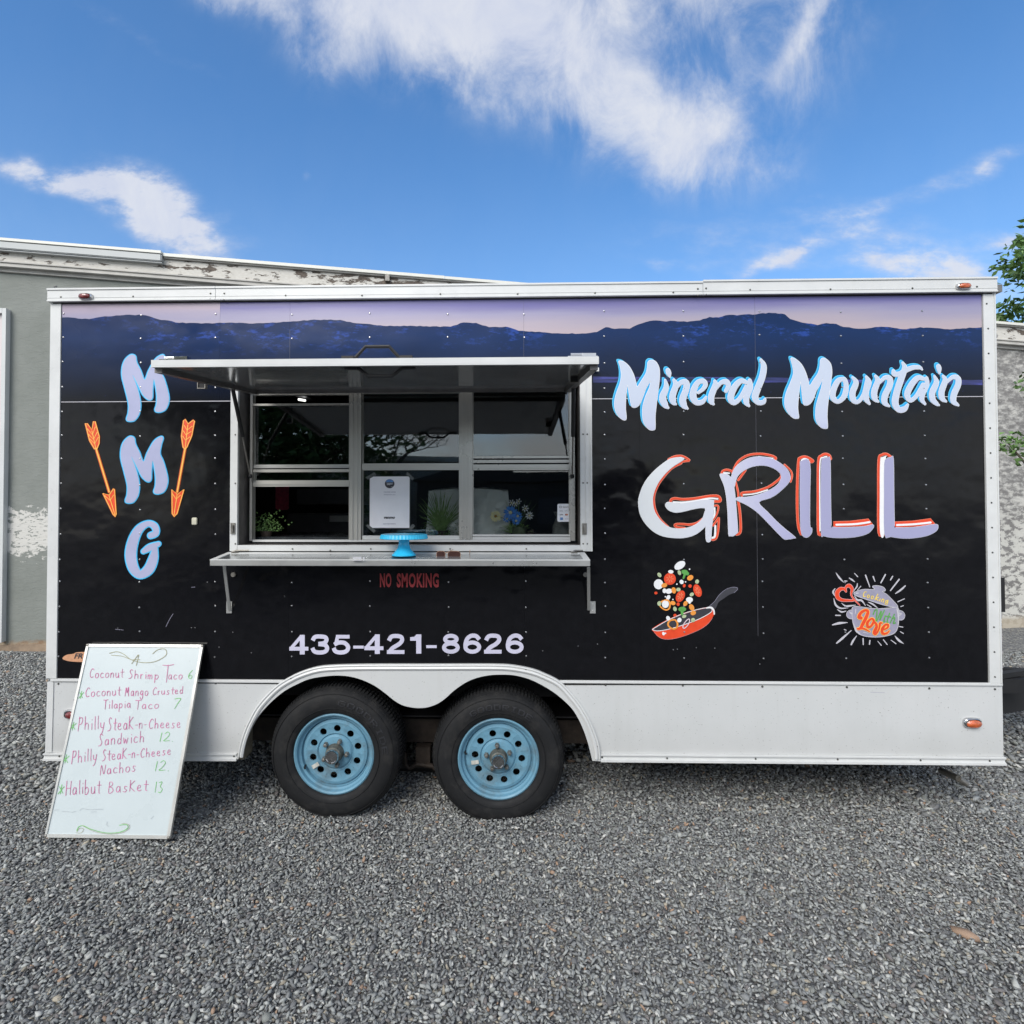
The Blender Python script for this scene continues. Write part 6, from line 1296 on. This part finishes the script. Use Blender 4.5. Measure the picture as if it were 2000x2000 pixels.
# dark leafy plant left
Yl = .22; lx = nx_(520, Yl); lp = root('leafy_plant', (lx, Yl, ciz), 'small dark leafy plant in the open left window', 'plant')
b = MB(); b.lathe([(.025, ciz), (.035, ciz + .03), (.0, ciz + .028)], (lx, Yl, 0), 'Z', 14); b.build('pot', 'terracotta', lp)
b = MB(); b.flat = True
for i in range(260):
    c = Vector((lx + random.gauss(0, .045), Yl + random.gauss(0, .02), ciz + .03 + abs(random.gauss(.0, .045)))); r_ = random.uniform(.004, .009); d = Vector((random.uniform(-1, 1), random.uniform(-.5, .5), random.uniform(-1, 1))).normalized(); e = d.orthogonal().normalized()
    b.add([c - d * r_, c + e * r_ * .55, c + d * r_, c - e * r_ * .55], [(0, 1, 2, 3)])
b.build('foliage', 'leaf2', lp)
# flower arrangement
Yf = .165; fx = nx_(1012, Yf); fp = root('flower_arrangement', (fx, Yf, ciz), 'pot of blue yellow and white artificial daisies behind the right window', 'flowers')
b = MB(); b.lathe([(.030, ciz), (.034, ciz + .01), (.042, ciz + .050), (.045, ciz + .054), (.040, ciz + .054), (.0, ciz + .045)], (fx + .005, Yf, 0), 'Z', 20); b.build('pot', 'green_pot', fp, smooth=False)
b = MB(); b.tube([(fx + .045, Yf, ciz + .012), (fx + .075, Yf + .01, ciz + .03), (fx + .07, Yf + .03, ciz + .0)], .012, 8); b.build('driftwood', 'terracotta', fp)
def flower(px_, py_, r_, petal, n_, centre='petal_y', dy=-.03):
    r_ *= 1.2; c = W(px_, py_, Yf + dy); b = MB(); b.flat = True; tilt = random.uniform(-.3, .3)
    for k in range(n_):
        a = 2 * math.pi * k / n_ + random.uniform(-.1, .1); d = Vector((math.cos(a), -.15 + tilt * math.sin(a) * .4, math.sin(a))); e = Vector((-math.sin(a), 0, math.cos(a))) * r_ * .17
        b.add([c + d * r_ * .18, c + d * r_ * .6 + e, c + d * r_, c + d * r_ * .6 - e], [(0, 1, 2, 3)])
    o = b.build('flower', petal, fp); b = MB(); b.dome(c - Vector((0, .001, 0)), r_ * .24, r_ * .15, (0, -1, 0), 8); b.build('flower_centre', centre, o)
    b = MB(); b.tube([c + Vector((0, .006, 0)), ((c.x + fx) / 2, Yf, (c.z + ciz + .06) / 2 + .01), (fx, Yf, ciz + .05)], .0014, 5); b.build('stem', 'leaf2', o)
M['centre'] = simple('ochre_flower_centre', (.45, .26, .06), .6)
flower(968, 1008, .028, 'petal_y', 14, 'centre'); flower(997, 1001, .034, 'petal_b', 14); flower(1011, 1008, .024, 'petal_b', 12); flower(1008, 1017, .022, 'petal_b', 12); flower(990, 1013, .02, 'petal_b', 10)
flower(999, 982, .017, 'petal_w', 6); flower(1007, 984, .015, 'petal_w', 6); flower(1013, 979, .015, 'petal_w', 5); flower(1034, 1007, .020, 'petal_w', 9); flower(1026, 993, .018, 'petal_w', 7)
b = MB(); b.flat = True
for i in range(75):
    a = random.uniform(-1.5, 1.5); h = random.uniform(.04, .10); s0 = Vector((fx + random.uniform(-.04, .02), Yf, ciz + .02))
    blade(b, s0, s0 + Vector((math.sin(a) * h * 1.2, random.uniform(-.03, .02), math.cos(a) * h * .6)), .008, .01)
for i in range(9):
    a = random.uniform(-.5, .9); h = random.uniform(.13, .21); s0 = Vector((fx - .005, Yf, ciz + .05)); blade(b, s0, s0 + Vector((math.sin(a) * h, 0, math.cos(a) * h * .9)), .002, .0)
b.build('leaves', 'grass_leaf', fp)
# inside: pink cloth, appliances, ceiling lamp
pk = MB(); c = W(551, 970, 1.2); 
for i in range(5): pk.box((c.x - .05 + .004 * i, 1.2 + .005 * i, c.z - .09 + random.uniform(-.01, .01)), (c.x + .05 - .006 * i, 1.203 + .005 * i, c.z + .1))
top(pk.build('hanging_cloth', 'pink', origin=c, bevel=.004), 'pink cloth hanging inside behind the open left window', 'cloth')
a0 = W(660, 1015, 1.5); rg = root('kitchen_range', (a0.x, 1.6, ZFR + .17), 'grey kitchen appliance deep inside seen through the open window', 'appliance')
b = MB(); b.box((W(560, 1000, 1.5).x, 1.5, ZFR + .18), (W(740, 1000, 1.5).x, 2.0, W(660, 1003, 1.5).z)); b.build('range_body', 'appl', rg, bevel=.01)
b = MB(); b.box((W(645, 1000, 1.49).x, 1.47, W(660, 1019, 1.49).z), (W(686, 1000, 1.49).x, 1.499, W(660, 1007, 1.49).z)); b.build('control_panel', 'alu', rg)
b = MB(); b.box((W(575, 1000, 1.5).x, 1.55, W(660, 955, 1.5).z), (W(720, 1000, 1.5).x, 2.0, W(660, 985, 1.5).z)); b.build('extractor_hood', 'appl', rg)
m = Mat('lit_tube'); m.p.inputs['Emission Color'].default_value = (1, 1, .95, 1); m.p.inputs['Emission Strength'].default_value = 1.6; M['lit'] = m.m
lp0 = W(588, 778, 1.1); b = MB(); b.tube([(lp0.x - .012, 1.09, lp0.z - .01), (lp0.x, 1.18, lp0.z)], .008, 8); lt = root('ceiling_lamp', (lp0.x, 1.15, lp0.z), 'small lit lamp at the ceiling behind the left window', 'lamp'); b.build('lamp_tube', 'lit', lt)
b = MB(); b.box((lp0.x - .04, 1.0, lp0.z + .016), (lp0.x + .04, 1.3, lp0.z + .03)); b.build('lamp_housing', 'appl', lt)

# ================================================================== TREES
def tree(name, base, h, r, label, cat, nleaf, leafsz, mat='leaf', lean=(0, 0), crown_lo=.35, group=None, flat=.8, clumps=26, limbs=7):
    base = Vector(base); o = root(name, base, label, cat, group); b = MB(); tp = base + Vector((lean[0], lean[1], h * .8))
    b.tube([base - Vector((0, 0, .1)), base.lerp(tp, .3) + Vector((.05 * r, 0, 0)), base.lerp(tp, .65), tp], [h * .028, h * .022, h * .014, h * .004], 9)
    cl = []
    for i in range(clumps):
        a = random.uniform(0, 6.283); rr_ = r * math.sqrt(random.random()) * .85; z = base.z + h * (crown_lo + (1 - crown_lo) * random.random()); f_ = 1 - .55 * ((z - base.z) / h - .6) ** 2 * 4
        p = Vector((base.x + lean[0] * .7 + rr_ * math.cos(a) * f_, base.y + lean[1] * .7 + rr_ * math.sin(a) * f_, z)); cl.append((p, r * random.uniform(.16, .34)))
        if i < limbs * 3:
            s_ = base.lerp(tp, max(.2, min(.9, (z - base.z) / h - .15))); b.tube([s_, s_.lerp(p, .5) + Vector((0, 0, .05 * r)), p], [h * .010, h * .006, h * .002], 5, False)
    b.build('trunk', 'bark', o, smooth=True)
    P = np.zeros((nleaf, 3)); ci_ = rng.integers(0, len(cl), nleaf); cen_ = np.array([c_[0][:] for c_ in cl])[ci_]; rad_ = np.array([c_[1] for c_ in cl])[ci_][:, None]
    d = rng.normal(0, 1, (nleaf, 3)); d /= np.linalg.norm(d, axis=1)[:, None]; P = cen_ + d * rad_ * rng.uniform(.2, 1.05, (nleaf, 1)) ** .6 * np.array([1, 1, flat])
    u_ = rng.normal(0, 1, (nleaf, 3)); u_[:, 2] *= .5; u_ /= np.linalg.norm(u_, axis=1)[:, None]; v_ = np.cross(u_, rng.normal(0, 1, (nleaf, 3))); v_ /= np.linalg.norm(v_, axis=1)[:, None]; sz_ = leafsz * rng.uniform(.6, 1.3, (nleaf, 1))
    V_ = np.stack([P - u_ * sz_, P + v_ * sz_ * .42, P + u_ * sz_, P - v_ * sz_ * .42], 1).reshape(-1, 3) - np.array(base[:])
    me = bpy.data.meshes.new('crown'); me.from_pydata(V_.tolist(), [], np.arange(nleaf * 4).reshape(-1, 4).tolist()); me.materials.append(M[mat])
    c_ = bpy.data.objects.new('crown', me); COL.objects.link(c_); c_.parent = o; ORIG[c_.name] = base; return o
M['leaf_back'] = simple('light_green_leaf', (.11, .21, .055), .5, 0, .5, 3)  # lighter green than the leaves of the yard tree
p = W(2010, 540, 11.5)
tree('leafy_tree', (p.x + 1.75, 11.5, 0), p.z + 1.0, 2.75, 'leafy green tree rising behind the roof at the right edge', 'tree', 26000, .11, 'leaf_back', crown_lo=.4, clumps=60)
p = W(2035, 760, 2.5)
tree('young_tree', (p.x + .28, 2.55, 0), 2.75, .55, 'young tree with branches hanging before the peeling wall at right', 'tree', 1500, .035, 'leaf_back', crown_lo=.68, clumps=15)
# what stands across the yard behind the photographer, seen in the window glass
tree('yard_tree', (-7.2, -15.5, 0), 8.5, 4.2, 'dense leafy tree across the yard reflected in the left window', 'tree', 20000, .16, 'leaf', crown_lo=.12, clumps=70)
M['far_dark'] = simple('dark_brown_siding', (.035, .032, .030), .8, 0, .2, 2)
bt = root('bare_tree', (-4.9, -17.2, 0), 'bare branching tree across the yard reflected in the middle window', 'tree'); b = MB()
def branch(b, p, d, l, r_, n_):
    q = p + d * l; b.tube([p, (p + q) / 2 + Vector((random.uniform(-.05, .05), 0, random.uniform(-.05, .05))) * l, q], [r_, r_ * .8, r_ * .62], 5, False)
    if n_ == 0: return
    for _ in range(3 if n_ > 1 else 2):
        dd = (d + Vector((random.uniform(-.75, .75), random.uniform(-.5, .5), random.uniform(-.35, .55)))).normalized(); branch(b, q, dd, l * random.uniform(.62, .85), r_ * .6, n_ - 1)
branch(b, Vector((-4.9, -17.2, -.1)), Vector((.12, 0, 1)), 1.9, .16, 6); b.build('trunk', 'twig', bt)
hs_ = root('pale_house', (-5.5, -22, 0), 'pale flat-roofed house across the yard reflected in the middle window', 'house')
b = MB(); b.box((-9, -26, -.1), (-1.95, -20.2, 3.45)); b.build('wall', 'pitcher', hs_); b = MB(); b.box((-9.2, -26.2, 3.451), (-1.75, -20, 3.65)); b.build('roof', 'white_roof', hs_)
hb = root('dark_house', (1, -18, 0), 'dark low house across the yard reflected in the right window', 'house')
b = MB(); b.box((-3.1, -22, -.1), (5.4, -17, 2.5)); b.build('wall', 'far_dark', hb)
b = MB(); b.prism([(-3.3, -16.8, 2.501), (5.6, -16.8, 2.501), (3.1, -16.8, 2.78), (.35, -16.8, 2.8), (.3, -16.8, 3.08), (-2.0, -16.8, 3.1), (-2.2, -16.8, 2.82)], (0, -5.4, 0)); b.build('roof', 'far_dark', hb)
for xx in (-1.5, 1.2, 3.2):
    b = MB(); b.box((xx, -16.99, 1.0), (xx + 1.0, -16.95, 1.9)); b.build('window', 'dark_v', hb)
print('objects', len(bpy.data.objects), 'stones', n)
